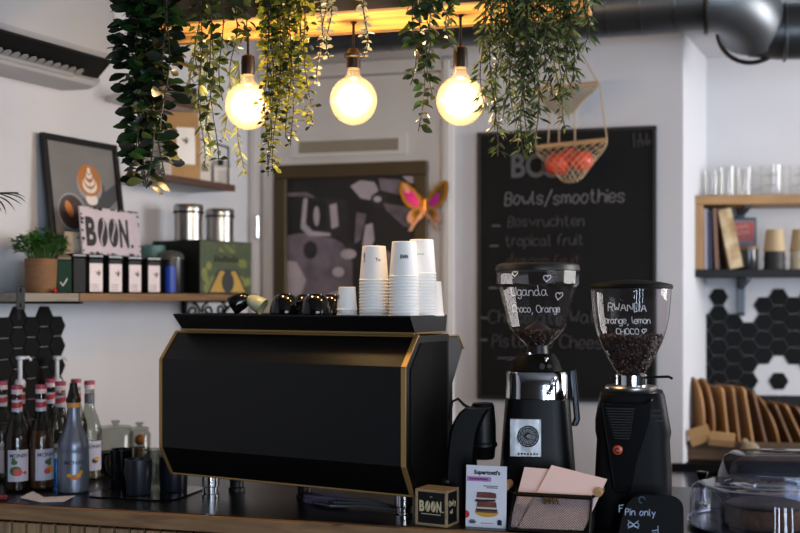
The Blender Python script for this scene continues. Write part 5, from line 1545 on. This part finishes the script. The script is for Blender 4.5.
mb.at((.012, -.05, zg(365)), (PI / 2, 0, 0)).cyl((0, 0, 0), .0075, -.004, .012, 16).at((.030, -.048, zg(365)), (PI / 2, 0, 0)).cyl((0, 0, 0), .006, -.004, .012, 16).at()
mb.build('chrome_screws', chrome, gl)
mb = MB().tube([(.030, -.088, zg(389)), (.040, -.092, zg(382)), (.043, -.085, zg(375))], .004, 8).sphere((.030, -.088, zg(390)), .006, 10, 8); mb.build('dosing_lever', chrome, gl)
MB().loft([[(x, y, zg(py)) for x, y in ((hw_ * KG, -.02), (hw_ * KG + .016, -.02), (hw_ * KG + .016, .02), (hw_ * KG, .02))] for py, hw_ in ((425, 33.5), (418, 36), (372, 32.0), (368.5, 31.5))]).build('side_arm', mat('dark chrome', '#3d3f44', .2, metal=1.0), gl, smooth=0, bevel=.004)
# emblem plate
ep_w, zt_, zb_ = 15 * KG, zg(415.5), zg(452)
yf = -(33.4 * KG * 1.08) + .0035
eo = MB().box(-26.5 * KG, 3.5 * KG, yf - .004, yf + .010, zb_, zt_).build('emblem_plate', mat('satin plate', '#b4b6ba', .3, metal=.75, bump=.2, bscale=25), gl, smooth=0, bevel=.001)
mb = MB(); cx, cz = -9 * KG, (zt_ + zb_) / 2 + .004
dk_ = 10 * KG
mb.at((cx, yf - .004, cz), (PI / 2, 0, 0)).cyl((0, 0, 0), dk_, 0, .0006, 32).at(); eo2 = mb.build('emblem_disc', mat('emblem disc grey', '#6b6c70', .45, metal=.4, var=.4, scale=120), eo); mb = MB()
mb.tube([(cx + dk_ * math.cos(t), yf - .0052, cz + dk_ * math.sin(t)) for t in [i * 2 * PI / 32 for i in range(33)]], .0016, 5)
mb.tube([(cx + dk_ * .78 * math.cos(t), yf - .0052, cz + dk_ * .78 * math.sin(t)) for t in [i * 2 * PI / 32 for i in range(33)]], .0012, 5)
for k in range(7):
    a = k * PI / 7; mb.tube([(cx + dk_ * .95 * math.cos(a), yf - .0052, cz + dk_ * .95 * math.sin(a)), (cx + .3 * dk_ * math.cos(a + 1), yf - .0052, cz + .3 * dk_ * math.sin(a + 1)), (cx - dk_ * .95 * math.cos(a), yf - .0052, cz - dk_ * .95 * math.sin(a))], .0008, 4)
for k in range(7): mb.box((-19 + 3 * k) * KG, (-17.4 + 3 * k) * KG, yf - .0050, yf - .0042, zb_ + .005, zb_ + .0095)
mb.build('emblem', mat('emblem grey', '#1c1d20', .6), eo, smooth=0)
# hopper, faceted
hp1 = [(10.5, 346), (20, 337), (28.5, 327.5), (38.5, 287), (41, 284), (41.2, 271.5)]
seg = 12
def facet(prof, seg=12):
    return MB().lathe([(r_ * KG, zg(py)) for r_, py in prof], seg)
facet(hp1, 14).build('hopper', hop_glass, gl, smooth=0)
MB().lathe([(0, zg(271)), (41.8 * KG, zg(271)), (42 * KG, zg(269)), (41 * KG, zg(265.5)), (36 * KG, zg(263.5)), (0, zg(262.5))], 40).build('lid', black_m, gl)
beans_on([(r_ * KG, zg(py)) for r_, py in hp1[:4]], zg(331), 420, 4, gl)
MB().lathe([(.0, zg(321)), (.005, zg(321)), (13 * KG, zg(329)), (13 * KG, zg(330)), (.004, zg(323)), (0, zg(323))], 24).build('inner_baffle', mat('mauve plastic', '#3a3034', .4), gl)
def on_hopper(prof, ang0, py, K, z_of):
    pr = [(r_ * K, z_of(q)) for r_, q in prof]
    def fn(a, b):
        z = z_of(py) + b
        rr = pr[-1][0]
        for (r0, z0), (r1, z1) in zip(pr, pr[1:]):
            if z0 <= z <= z1: rr = r0 + (r1 - r0) * (z - z0) / (z1 - z0)
        rr += .0012; ph = ang0 + a / rr
        return (rr * math.sin(ph), -rr * math.cos(ph), z)
    return fn
mb = MB()
mb.strokes('Uganda', 8.6 * KG, on_hopper(hp1, -.74, 296, KG, zg), .00075, .15, .08, .75); mb.build('handwriting', white_ink, gl); mb = MB()
mb.strokes('Choco, Orange', 6.9 * KG, on_hopper(hp1, -.82, 312, KG, zg), .00075, .15, .08, .45); mb.build('handwriting', white_ink, gl); mb = MB()
def heart(mb, fn, s):
    mb.tube([fn(s * (16 * math.sin(t) ** 3) / 16 + .18 * s * (13 * math.cos(t) - 5 * math.cos(2 * t)) / 16, s * (13 * math.cos(t) - 5 * math.cos(2 * t) - 2 * math.cos(3 * t) - math.cos(4 * t)) / 16) for t in [i * 2 * PI / 28 for i in range(29)]], .0009, 5)
for hq in ((-.55, 274.5, .0075), (.22, 279, .0095), (.60, 296, .011)):
    mb = MB(); heart(mb, on_hopper(hp1, hq[0], hq[1], KG, zg), hq[2]); mb.build('drawn_heart', white_ink, gl)
# right grinder
YH = 2.76
p = at_depth(631, YH); KH = YH / FPX
def zh(py): return (EYE - BAR) + (HOR - py) * KH
gr = thing('coffee_grinder', 'right coffee grinder with round bean hopper and glossy orange-dot front', 'coffee grinder', p, -math.atan2(p.x, p.y))
B2_ = mat('grinder black soft', '#090a0d', .5, spec=.12)
mb = MB().loft([rsq(38.5 * KH, 36 * KH, 0, 0 * KH, .005, 5), rsq(37.5 * KH, 36 * KH, zh(478), 2 * KH, .005, 5), rsq(35.5 * KH, 34 * KH, zh(438), 2 * KH, .005, 5), rsq(37 * KH, 34 * KH, zh(430), 2 * KH, .005, 5), rsq(36 * KH, 34 * KH, zh(418), 1 * KH, .005, 5), rsq(32 * KH, 32 * KH, zh(395), 1 * KH, .005, 5), rsq(30 * KH, 30 * KH, zh(391), 1 * KH, .005, 5)])
mb.build('body', B2_, gr, smooth=30)
yb = -34 * KH + .005
fpn = [(a + 1, b - 4) for a, b in [(-30, 399), (-27, 404), (14, 404), (19, 399), (17, 418), (4, 462), (-1, 488), (-4, 491), (-14, 491), (-17, 488), (-22, 455)]]
MB().loft([[(a * KH, yb - .022, zh(b)) for a, b in fpn], [(a * KH * 1.0, yb + .012, zh(b)) for a, b in fpn]]).build('front_panel', black_gloss, gr, smooth=0, bevel=.003)
mb = MB()
for k in range(12): 
    py = 405 + k * 2.6; w_ = 19 - k * .75
    mb.box((-5 - w_) * KH, (-7 + w_ * .55) * KH, yb - .0245, yb - .0215, zh(py + .6), zh(py - .6))
mb.build('cooling_ribs', mat('rib black', '#08080a', .3, spec=.3), gr, smooth=0)
mb = MB().at((-12.5 * KH, yb - .0215, zh(445)), (PI / 2, 0, 0)); mb.lathe([(0, .003), (4.3 * KH, .003), (4.6 * KH, .0025), (4.6 * KH, 0)], 24)
dot = mb.build('orange_button', mat('orange red', '#c8401c', .35), gr)
mb = MB(); mb.tube([(-13 * KH + 2.2 * KH * math.cos(t), yb - .0248, zh(445.5) + 2.0 * KH * math.sin(t)) for t in [.5 + i * 5.2 / 14 for i in range(15)]], .0018, 6); mb.build('button_mark', black_m, dot)
mb = MB()
for k in range(3): mb.box(18 * KH, 31 * KH, yb + .002, yb + .012, zh(408 + k * 5), zh(406.6 + k * 5))
mb.build('vents', mat('vent deep black', '#050506', .6), gr, smooth=0)
MB().lathe([(0, zh(391)), (25 * KH, zh(391)), (26 * KH, zh(389)), (26 * KH, zh(387)), (24.5 * KH, zh(385.5)), (0, zh(385.5))], 36).build('chrome_flange', steel, gr)
MB().lathe([(0, zh(385.4)), (15.5 * KH, zh(385.4)), (15.5 * KH, zh(375)), (14.5 * KH, zh(374)), (13, 0)][:4] + [(0, zh(374))], 32).build('chrome_neck', chrome, gr)
mb = MB().tube([(13 * KH, -.02, zh(377)), (25 * KH, -.03, zh(376)), (36 * KH, -.03, zh(375.5)), (40 * KH, -.03, zh(377.5))], .0032, 8); mb.tube([(-14 * KH, -.02, zh(378)), (-20 * KH, -.024, zh(378))], .0025, 6)
mb.build('adjusting_lever', black_m, gr)
hp2 = [(13, 374), (18.5, 366), (24.5, 355), (30, 344), (34.5, 331), (37.5, 316), (39, 300), (39.6, 289)]
MB().lathe([(r_ * KH, zh(py)) for r_, py in hp2], 48).build('hopper', hop_glass, gr, smooth=60)
MB().lathe([(0, zh(289)), (40.8 * KH, zh(289)), (41.2 * KH, zh(287)), (40 * KH, zh(284.5)), (28 * KH, zh(282)), (10 * KH, zh(280)), (0, zh(279.8))], 44).build('lid', black_matte, gr)
beans_on([(r_ * KH, zh(py)) for r_, py in hp2[:6]], zh(336.5), 1500, 9, gr)
mb = MB()
mb.strokes('RWANDA', 8.0 * KH, on_hopper(hp2, -.60, 311, KH, zh), .00075, .25, .05, .9); mb.build('handwriting', white_ink, gr); mb = MB()
mb.strokes('orange, lemon', 6.6 * KH, on_hopper(hp2, -.74, 323, KH, zh), .00075, .25, .05, .55); mb.build('handwriting', white_ink, gr); mb = MB()
mb.strokes('CHOCO', 5.6 * KH, on_hopper(hp2, -.42, 333.5, KH, zh), .00075, .25, .05, .9)
mb.build('handwriting', white_ink, gr); mb = MB(); heart(mb, on_hopper(hp2, .36, 330, KH, zh), .006)
mb.build('drawn_heart', white_ink, gr)

# automatic tamper between machine and grinder
YT = 2.87; KT2 = YT / FPX
def zt2(py): return (EYE - BAR) + (HOR - py) * KT2
p = at_depth(462, YT)
tp = thing('coffee_tamper', 'black rounded tamping machine between the espresso machine and left grinder', 'tamper', p, R(-8))
def hx(px): return (px - 462) * KT2
cs = []
for py, a, b in ((516, 446, 476), (480, 447, 476), (450, 449, 477), (432, 451, 479), (420, 455, 483), (412, 460, 487), (407, 466, 491)):
    cs.append([(hx(a), -.045, zt2(py)), (hx(a) + .006, -.052, zt2(py)), (hx(b) - .008, -.052, zt2(py)), (hx(b), -.04, zt2(py)), (hx(b), .025, zt2(py)), (hx(a) + .012, .025, zt2(py)), (hx(a), -.01, zt2(py))])
MB().loft(cs).build('column', mat('tamper black', '#08090b', .4, spec=.2), tp, smooth=40)
MB().lathe([(0, zt2(460)), (.028, zt2(460)), (.031, zt2(458)), (.033, zt2(449)), (.038, zt2(447)), (.038, zt2(444)), (.0345, zt2(443)), (.034, zt2(425)), (.030, zt2(407)), (.026, zt2(404)), (0, zt2(403))], 36, (hx(482), .03, 0)).build('head', mat('tamper black', '#08090b', .4, spec=.2), tp)
mb = MB(); mb.tube([(hx(449), .0, zt2(420)), (hx(452), .0, zt2(402)), (hx(458), .0, zt2(399)), (hx(464), 0, zt2(405)), (hx(470), 0, zt2(408))], .004, 8); mb.build('cable', black_m, tp)
mb = MB().text('m', .012, lambda a, b: (hx(447.5) + a, -.0530, zt2(480) + b), .02); mb.build('logo', mat('grey print', '#77716c', .7), tp, smooth=0)
MB().loft([rsq(.04, .042, 0, hx(474), .0, 4), rsq(.04, .042, .012, hx(474), .0, 4)]).build('base', black_m, tp, smooth=35)

# ------------------------------------------------------------------ syrup bottles
bgl = glass('bottle glass', '#cfd2cc', .03, 1.5, .012, '#8b8a80')
lab_w = mat('bottle label', '#aeadbd', .6); cap_p = mat('pink red cap', '#96394f', .4); band = mat('red band', '#98252b', .5)
def syrup(px, Y, label, liquid, fill=.86, h=.30, yaw=0.0, pump=False, fruit=None, plain_band=False, lab2=True):
    p = at_depth(px, Y)
    t = thing('pump_bottle' if pump else 'syrup_bottle', label, 'bottle', p, -math.atan2(p.x, p.y) + yaw, 'syrup bottles on the counter')
    s = h / .30; R0 = .0365
    prof = [(0, .004), (R0 - .006, 0), (R0, .006), (R0, .150 * s), (R0 - .002, .163 * s), (.026, .190 * s), (.0165, .215 * s), (.0145, .235 * s), (.0145, .278 * s)]
    MB().lathe(prof, 32).build('bottle', bgl, t)
    zf = .20 * s * fill
    lq = [(0, .007), (R0 - .008, .004), (R0 - .003, .009)]
    for r_, z in prof[3:]:
        if z < zf: lq.append((r_ - .003, z))
        else:
            break
    lq += [(max(.010, lq[-1][0] - .004), zf), (0, zf)]
    MB().lathe(lq, 28).build('syrup', liquid, t)
    a = MB()
    n = 14
    def wrap(rr, z0, z1, w0, w1):
        return [[(rr * math.sin(x), -rr * math.cos(x), z) for x in [w0 + (w1 - w0) * i / n for i in range(n + 1)]] for z in (z0, z1)]
    lb = MB().loft(wrap(R0 + .0006, .030 * s, .120 * s, -.85, .85), cap=False, closed=False).build('label', lab_w, t)
    if lab2:
        m1 = MB().text('MONIN', .015, lambda x, y: ((R0 + .0012) * math.sin(x / R0 - .70), -(R0 + .0012) * math.cos(x / R0 - .70), .099 * s + y), .02)
        m1.build('label_print', mat('label navy', '#23222c', .6), lb, smooth=0)
        if fruit:
            m2 = MB()
            for (x, z, r1, mi) in fruit[1]:
                m2.mi_(mi); disc_on(m2, x, z, r1, r1 * .8, R0, .0011 + .00012 * len(m2.f) / 12)
            m2.build('fruit_print', fruit[0], lb, smooth=0)
    # neck band, red over white, slanting
    if not plain_band:
        m3 = MB()
        for mi, (z0, z1) in enumerate(((.228, .262), (.242, .258))):
            m3.mi_(mi); rr = .0152 + .0004 * mi; N_ = 24
            rings = [[(rr * math.cos(2 * PI * i / N_), rr * math.sin(2 * PI * i / N_), (z + (.004 * math.cos(2 * PI * i / N_ - 1) if mi else 0)) * s) for i in range(N_)] for z in (z0, z1)]
            m3.loft(rings, cap=False)
        m3.build('neck_band', [lab_w, band], t)
    else:
        MB().lathe([(.0152, .235 * s), (.0154, .236 * s), (.0154, .262 * s), (.0152, .263 * s)], 24).build('neck_band', mat('black and grey band', '#55555c', .5), t)
    if pump:
        zc_ = .278 * s
        MB().lathe([(0, zc_), (.0165, zc_), (.0165, zc_ + .018), (.012, zc_ + .024), (.007, zc_ + .026), (.007, zc_ + .085), (.013, zc_ + .087), (.013, zc_ + .096), (0, zc_ + .098)], 24).tube([(.0, 0, zc_ + .09), (.025, -.008, zc_ + .092), (.032, -.01, zc_ + .082)], .005, 8).build('pump', mat('white pump', '#c3c6cf', .4), t)
        MB().cyl((0, 0, 0), .003, .03, zc_, 8).build('dip_tube', mat('white pump', '#c3c6cf', .4), t)
    else:
        MB().lathe([(0, .279 * s), (.0158, .279 * s), (.0158, .291 * s), (.0150, .292 * s)], 24).build('cap_skirt', mat('pale cap', '#c7b2bb', .4), t)
        MB().lathe([(0, .2921 * s), (.0162, .2921 * s), (.0162, .302 * s), (.0145, .304 * s), (0, .304 * s)], 24).build('cap', cap_p, t)
    return t
red_l = mat('dark red syrup', '#2a100c', .2); amber = mat('amber syrup', '#5a3313', .15); brown_l = mat('brown syrup', '#2b170c', .2); pale_l = mat('pale syrup', '#7d6c52', .15)
fr_mat = [mat('fruit green', '#35592f', .6), mat('fruit red', '#b5463c', .6), mat('fruit orange', '#cf8a2e', .6), mat('fruit dark', '#3d1e1c', .6)]
syrup(17, 3.22, 'syrup bottle with watermelon on its label, front left of the bottles', red_l, fruit=(fr_mat, [(-.012, .085, .009, 0), (-.008, .060, .017, 0), (-.002, .056, .013, 1), (.018, .054, .006, 1), (-.014, .094, .005, 0)]), yaw=.12)
syrup(41, 3.24, 'amber syrup bottle with orange fruit label, left of the silver bottle', amber, fruit=(fr_mat, [(.004, .083, .009, 0), (.009, .078, .007, 0), (.010, .060, .014, 2), (.002, .056, .010, 1), (.012, .090, .005, 0)]), yaw=.42)
syrup(2, 3.38, 'syrup bottle cut by the left photo edge', brown_l, yaw=.2)
syrup(20, 3.47, 'bottle with white pump behind the watermelon-label bottle', brown_l, pump=True, yaw=.5)
syrup(50.5, 3.47, 'dark syrup bottle behind the amber one, just left of it', brown_l, yaw=-.6)
syrup(60.5, 3.36, 'syrup bottle with red-white band behind the amber and silver bottles', pale_l, yaw=-.4, fill=.6)
syrup(57, 3.72, 'rearmost bottle with white pump behind the red-banded bottles', brown_l, pump=True, yaw=.3, h=.285)
syrup(76, 3.60, 'syrup bottle almost hidden behind the silver bottle', brown_l, h=.29)
syrup(89.5, 3.42, 'pale syrup bottle with dark neck band right of the silver bottle', pale_l, plain_band=True, yaw=.35, h=.298, fill=.55, fruit=(fr_mat, [(.004, .060, .010, 3), (.010, .066, .008, 2)]))
# silver bottle
p = at_depth(73.5, 3.20)
sv = thing('silver_bottle', 'silver grey plastic bottle with black pouring cap, front right of the syrups', 'bottle', p, -math.atan2(p.x, p.y))
sil = mat('silver plastic', '#6d7584', .32, metal=.55)
MB().lathe([(0, 0), (.040, 0), (.0435, .004), (.0435, .110), (.0425, .116), (.0435, .120), (.0435, .135), (.040, .150), (.028, .178), (.0205, .200), (.0180, .225), (.0180, .255), (0, .256)], 40).build('bottle', sil, sv)
MB().lathe([(.0186, .242), (.0190, .243), (.0190, .262), (.0186, .263)], 28).build('neck_label', [mat('neck label orange', '#c98a3c', .5)], sv)
MB().lathe([(0, .2565), (.021, .2565), (.021, .268), (.0175, .272), (.012, .295), (.010, .312), (0, .314)], 28).build('pouring_cap', black_m, sv)
lb = MB()
rr = .0442
lb.text('MONIN', .016, lambda x, y: (rr * math.sin(x / rr - .62), -rr * math.cos(x / rr - .62), .083 + y), .02)
lb.build('label_print', mat('label navy', '#23222c', .6), sv, smooth=0)
m2 = MB()
for i, (x, z, r1, mi) in enumerate(((-.012, .052, .007, 0), (.004, .046, .010, 1), (.014, .052, .009, 0), (-.004, .043, .006, 1), (.022, .060, .006, 0), (.022, .072, .005, 2))):
    m2.mi_(mi); disc_on(m2, x, z, r1, r1 * .75, .0438, .0004 + .00012 * i)
m2.build('fruit_print', [mat('fruit orange', '#cf8a2e', .6), mat('fruit gold', '#b96f22', .6), mat('fruit green', '#35592f', .6)], sv, smooth=0)
# slim blue bottle between amber and silver
p = at_depth(54, 3.28)
sb_ = thing('blue_tube', 'slim shiny blue tube standing between the amber and silver bottles', 'tube', p, 0)
MB().lathe([(0, 0), (.011, 0), (.0115, .003), (.0115, .082), (0, .083)], 20).build('tube', mat('metallic blue', '#2a6fb5', .2, metal=.6), sb_)
MB().lathe([(0, .0835), (.0095, .0835), (.009, .098), (0, .099)], 20).build('cap', mat('pale blue cap', '#7fb0d8', .3), sb_)

# jars, mugs, glass, tray, leaflet
def lidjar(px, Y, R0, h, label, fillm, fill, orange=None):
    p = at_depth(px, Y)
    t = thing('glass_jar', label, 'jar', p, 0)
    MB().lathe([(0, .002), (R0 - .006, 0), (R0, .006), (R0, h * .74), (R0 - .008, h * .82), (R0 - .010, h * .84)], 36).build('jar', bgl, t)
    MB().lathe([(0, .006), (R0 - .010, .006), (R0 - .005, .012), (R0 - .005, h * fill), (0, h * fill)], 32).build('contents', fillm, t)
    MB().lathe([(R0 - .004, h * .845), (R0 - .002, h * .86), (R0 - .012, h * .89), (.012, h * .91), (0, h * .91)], 36).build('lid', bgl, t)
    MB().lathe([(.008, h * .912), (.008, h * .93), (.014, h * .96), (.012, h * .995), (0, h)], 24).build('lid_knob', bgl, t)
    if orange:
        MB().sphere((.005, -R0 + .024, h * .62), .018, 14, 10).build('orange_fruit', orange, t)
    return t
lidjar(115.5, 3.50, .057, .172, 'glass storage jar with knobbed glass lid behind the dark mugs', mat('dark tea', '#2d241c', .8, bump=.5), .42)
lidjar(139.5, 3.64, .036, .150, 'narrower glass jar with orange contents behind the storage jar', mat('brown biscuit', '#5b4630', .8, bump=.5), .45, mat('dried orange', '#b06a24', .6))
def mug(px, Y, r0, r1, h, m, label, spout=False, hand=0.0, name='mug'):
    p = at_depth(px, Y); p.z += .0045
    t = thing(name, label, 'mug' if name == 'mug' else 'jug', p, hand)
    MB().lathe([(0, .0), (r0, 0), (r0 + .001, .003), (r1, h), (r1 - .003, h + .001), (r1 - .004, h - .001), (r0 - .003, .006), (0, .006)], 36).build('body', m, t)
    MB().tube([(r1 - .001, 0, h * .85), (r1 + .022, 0, h * .86), (r1 + .028, 0, h * .6), (r1 + .018, 0, h * .32), (r0 + .001, 0, h * .2)], .005, 8).build('handle', m, t)
    return t
slate = mat('slate glaze', '#1c1f27', .3)
mug(138.5, 3.135, .033, .0385, .098, slate, 'dark slate mug in front of the glass jars', hand=2.4)
mug(121.5, 3.235, .030, .034, .112, mat('black steel', '#101216', .12, metal=.5), 'glossy black jug half hidden behind the slate mug', hand=2.8, name='milk_jug')
mug(173.5, 3.19, .038, .041, .100, mat('blue slate glaze', '#141821', .28), 'dark blue-grey mug tucked under the machine corner', hand=1.8)
p = at_depth(154, 3.24); p.z += .0045
tg = thing('drinking_glass', 'clear tumbler standing between the slate mug and the blue-grey mug', 'glass', p, 0)
MB().lathe([(0, 0), (.024, 0), (.031, .112), (.0295, .112), (.0225, .008), (0, .008)], 28).build('glass', bgl, tg)
p = at_depth(147, 3.18)
gt_ = thing('glass_tray', 'thin clear tray under the dark mugs', 'tray', p, KT.a)
MB().loft([rsq(.135, .115, 0, .0, .0, 6), rsq(.137, .117, .0035, .0, .0, 6)]).build('tray', mat('smoked tray', '#101215', .15), gt_, smooth=35)
pz = [bar_at(20, 499), bar_at(33, 494.5), bar_at(44, 498.5), bar_at(75, 497.5), bar_at(64, 502.5), bar_at(40, 503)]
c0 = sum((Vector(q) for q in pz), Vector()) / 6
lf = thing('leaflet', 'folded white leaflet lying flat on the counter before the bottles', 'leaflet', c0, 0)
hs = [.003, .008, .002, .004, .001, .0015]
MB().loft([[tuple(q - c0 + Vector((0, 0, hh_))) for q, hh_ in zip(pz, hs)], [tuple(q - c0 + Vector((0, 0, hh_ + .0012))) for q, hh_ in zip(pz, hs)]]).build('sheet', mat('leaflet paper', '#c9cbd6', .6), lf, smooth=0)
MB().loft([[tuple((q - c0) * .93 + Vector((0, 0, .0002))) for q in pz], [tuple((q - c0) * .93 + Vector((0, 0, .0010))) for q in pz]]).build('lower_fold', mat('leaflet paper', '#c9cbd6', .6), lf, smooth=0)
p = at_depth(2, 3.07)
tag(MB().cbox(-.014, .014, -.010, .010, 0, .012, .003).build('red_clip', mat('dull red', '#7a2a2a', .5)), 'small dull red clip on the counter at the left photo edge', 'clip').location = p
# hoses and cloth under the machine
p = MC.w(-.25, -.13, BAR + .0005)
hs_ = thing('water_hose', 'thin grey braided hoses lying on the counter under the machine', 'hose', p, MC.a)
mb = MB()
for k in range(3): mb.tube([(-.10 + .03 * k, .02 * k, .006), (-.03, -.03 + .02 * k, .008 + .006 * k), (.05, .02, .006 + .008 * k), (.15, .01 + .015 * k, .006)], .0045, 8)
mb.build('hoses', mat('braided grey', '#77797d', .35, metal=.7), hs_)
p = MC.w(-.335, -.17, BAR + .0005)
clo = thing('cleaning_cloth', 'folded dusky purple cloth under the middle of the machine', 'cloth', p, MC.a)
MB().loft([rsq(.065, .03, 0, 0, 0, 4), rsq(.07, .032, .006, 0, 0, 4), rsq(.068, .031, .013, .002, 0, 4)]).loft([rsq(.06, .028, .0135, -.004, 0, 4), rsq(.064, .029, .018, -.004, 0, 4), rsq(.06, .028, .022, -.004, 0, 4)]).build('cloth', mat('purple cloth', '#544a63', .9, bump=.3), clo, smooth=50)

# ------------------------------------------------------------------ domes at the right
p = at_depth(766, 2.70)
dm_glass = glass('dome glass', '#e4e8f2', .02, 1.5, .03, '#6a7390')
pl = thing('cake_plate', 'dark round plate under the clear cake dome', 'plate', p, 0)
MB().lathe([(0, 0), (.16, 0), (.181, .006), (.184, .009), (.16, .008), (0, .008)], 48).build('plate', mat('dark plate', '#12141a', .25), pl)
ck = thing('cake', 'low brown cake under the clear dome', 'cake', (p.x, p.y, p.z + .0085), 0)
MB().lathe([(0, 0), (.10, 0), (.105, .01), (.103, .038), (.095, .045), (0, .046)], 40).build('sponge', mat('brown cake', '#5a3a22', .85, var=.3, scale=40, bump=.6), ck)
MB().lathe([(0, .0463), (.09, .0463), (.094, .048), (.088, .052), (0, .053)], 40).build('icing', mat('chocolate icing', '#2e1a10', .4), ck)
dm = thing('cake_dome', 'round clear cake dome at the right end of the counter', 'dome', (p.x, p.y, p.z + .0095), 0)
MB().lathe([(.183, 0), (.184, .004), (.180, .006), (.179, .070), (.174, .084), (.162, .092), (.14, .0955), (.10, .0965), (.098, .0945), (.06, .0945), (.058, .096), (0, .096)], 64).build('dome', dm_glass, dm)
mb = MB()
for rr in (.184,): mb.tube([(rr * math.cos(2 * PI * i / 64), rr * math.sin(2 * PI * i / 64), .003) for i in range(65)], .003, 6, cap=False)
mb.build('rim', dm_glass, dm)
p = at_depth(790, 3.02)
cv = thing('clear_cover', 'rectangular clear food cover behind the round cake dome', 'cover', p, R(-6))
MB().loft([rsq(.185, .11, 0, 0, 0, 7), rsq(.18, .106, .07, 0, 0, 7), rsq(.165, .10, .118, 0, 0, 6), rsq(.145, .085, .134, 0, 0, 5), rsq(.11, .06, .139, 0, 0, 4)]).build('cover', dm_glass, cv, smooth=40)
MB().tube([(.186 * 1, -.11, .004), (-.186, -.11, .004), (-.186, .11, .004), (.186, .11, .004), (.186, -.11, .004)], .004, 6).build('rim', dm_glass, cv)
p = at_depth(702.5, 2.92)
kn = thing('hand_tamper', 'small hand tamper with flared black knob behind the cake dome', 'tamper', p, 0)
MB().lathe([(0, 0), (.021, 0), (.021, .018), (.008, .026), (.007, .06)], 28).build('metal_base', chrome, kn)
MB().lathe([(.0072, .058), (.008, .062), (.009, .078), (.0155, .094), (.0165, .099), (.013, .1015), (0, .102)], 28).build('knob', black_gloss, kn)
# ================================================================== light, sky, camera
w = bpy.data.worlds.new('sky'); SC.world = w; w.use_nodes = True
bg = w.node_tree.nodes['Background']; bg.inputs['Color'].default_value = (.62, .76, 1.0, 1); bg.inputs['Strength'].default_value = 2.2
def daylight(name, c, rot, sx, sy, W, col=(.86, .93, 1.0)):
    l = bpy.data.lights.new(name, 'AREA'); l.shape = 'RECTANGLE'; l.size = sx; l.size_y = sy; l.energy = W; l.color = col
    o = bpy.data.objects.new(name, l); COL.objects.link(o); o.location = c; o.rotation_euler = rot
    return o
KW = 1.0
for a, b, z0, z1 in WINS_F:
    daylight('daylight', ((a + b) / 2, YF + .03, (z0 + z1) / 2), (R(90), 0, 0), b - a - .1, z1 - z0 - .1, DAYF * (b - a) * (z1 - z0), (.72, .84, 1.0))
for a, b, z0, z1 in WINS_R:
    daylight('daylight', (XR - .03, (a + b) / 2, (z0 + z1) / 2), (R(90), 0, R(90)), b - a - .1, z1 - z0 - .1, (DAYR if a > 1 else DAYR2) * (b - a) * (z1 - z0), (1.0, .965, .93))  # strong area light at the added niche window, weak at the other
cam = bpy.data.cameras.new('camera'); co = bpy.data.objects.new('camera', cam); COL.objects.link(co)
co.location = (0, 0, EYE); co.rotation_euler = (R(90), 0, 0)
cam.lens = 50; cam.sensor_width = 36; cam.sensor_fit = 'HORIZONTAL'; cam.shift_y = (HOR - 266.5) / 800
cam.clip_start = .05
cam.dof.use_dof = True; cam.dof.focus_distance = 2.82; cam.dof.aperture_fstop = 2.2
SC.camera = co
SC.view_settings.view_transform = 'Standard'; SC.view_settings.look = 'None'; SC.view_settings.gamma = 1; SC.view_settings.use_curve_mapping = False
SC.view_settings.exposure = EXPO
SC.cycles.max_bounces = 12; SC.cycles.transparent_max_bounces = 24; SC.cycles.glossy_bounces = 5; SC.cycles.diffuse_bounces = 4
SC.cycles.sample_clamp_indirect = 6; SC.cycles.blur_glossy = .6; SC.cycles.caustics_reflective = False; SC.cycles.caustics_refractive = False
SC.cycles.volume_step_rate = 1.0
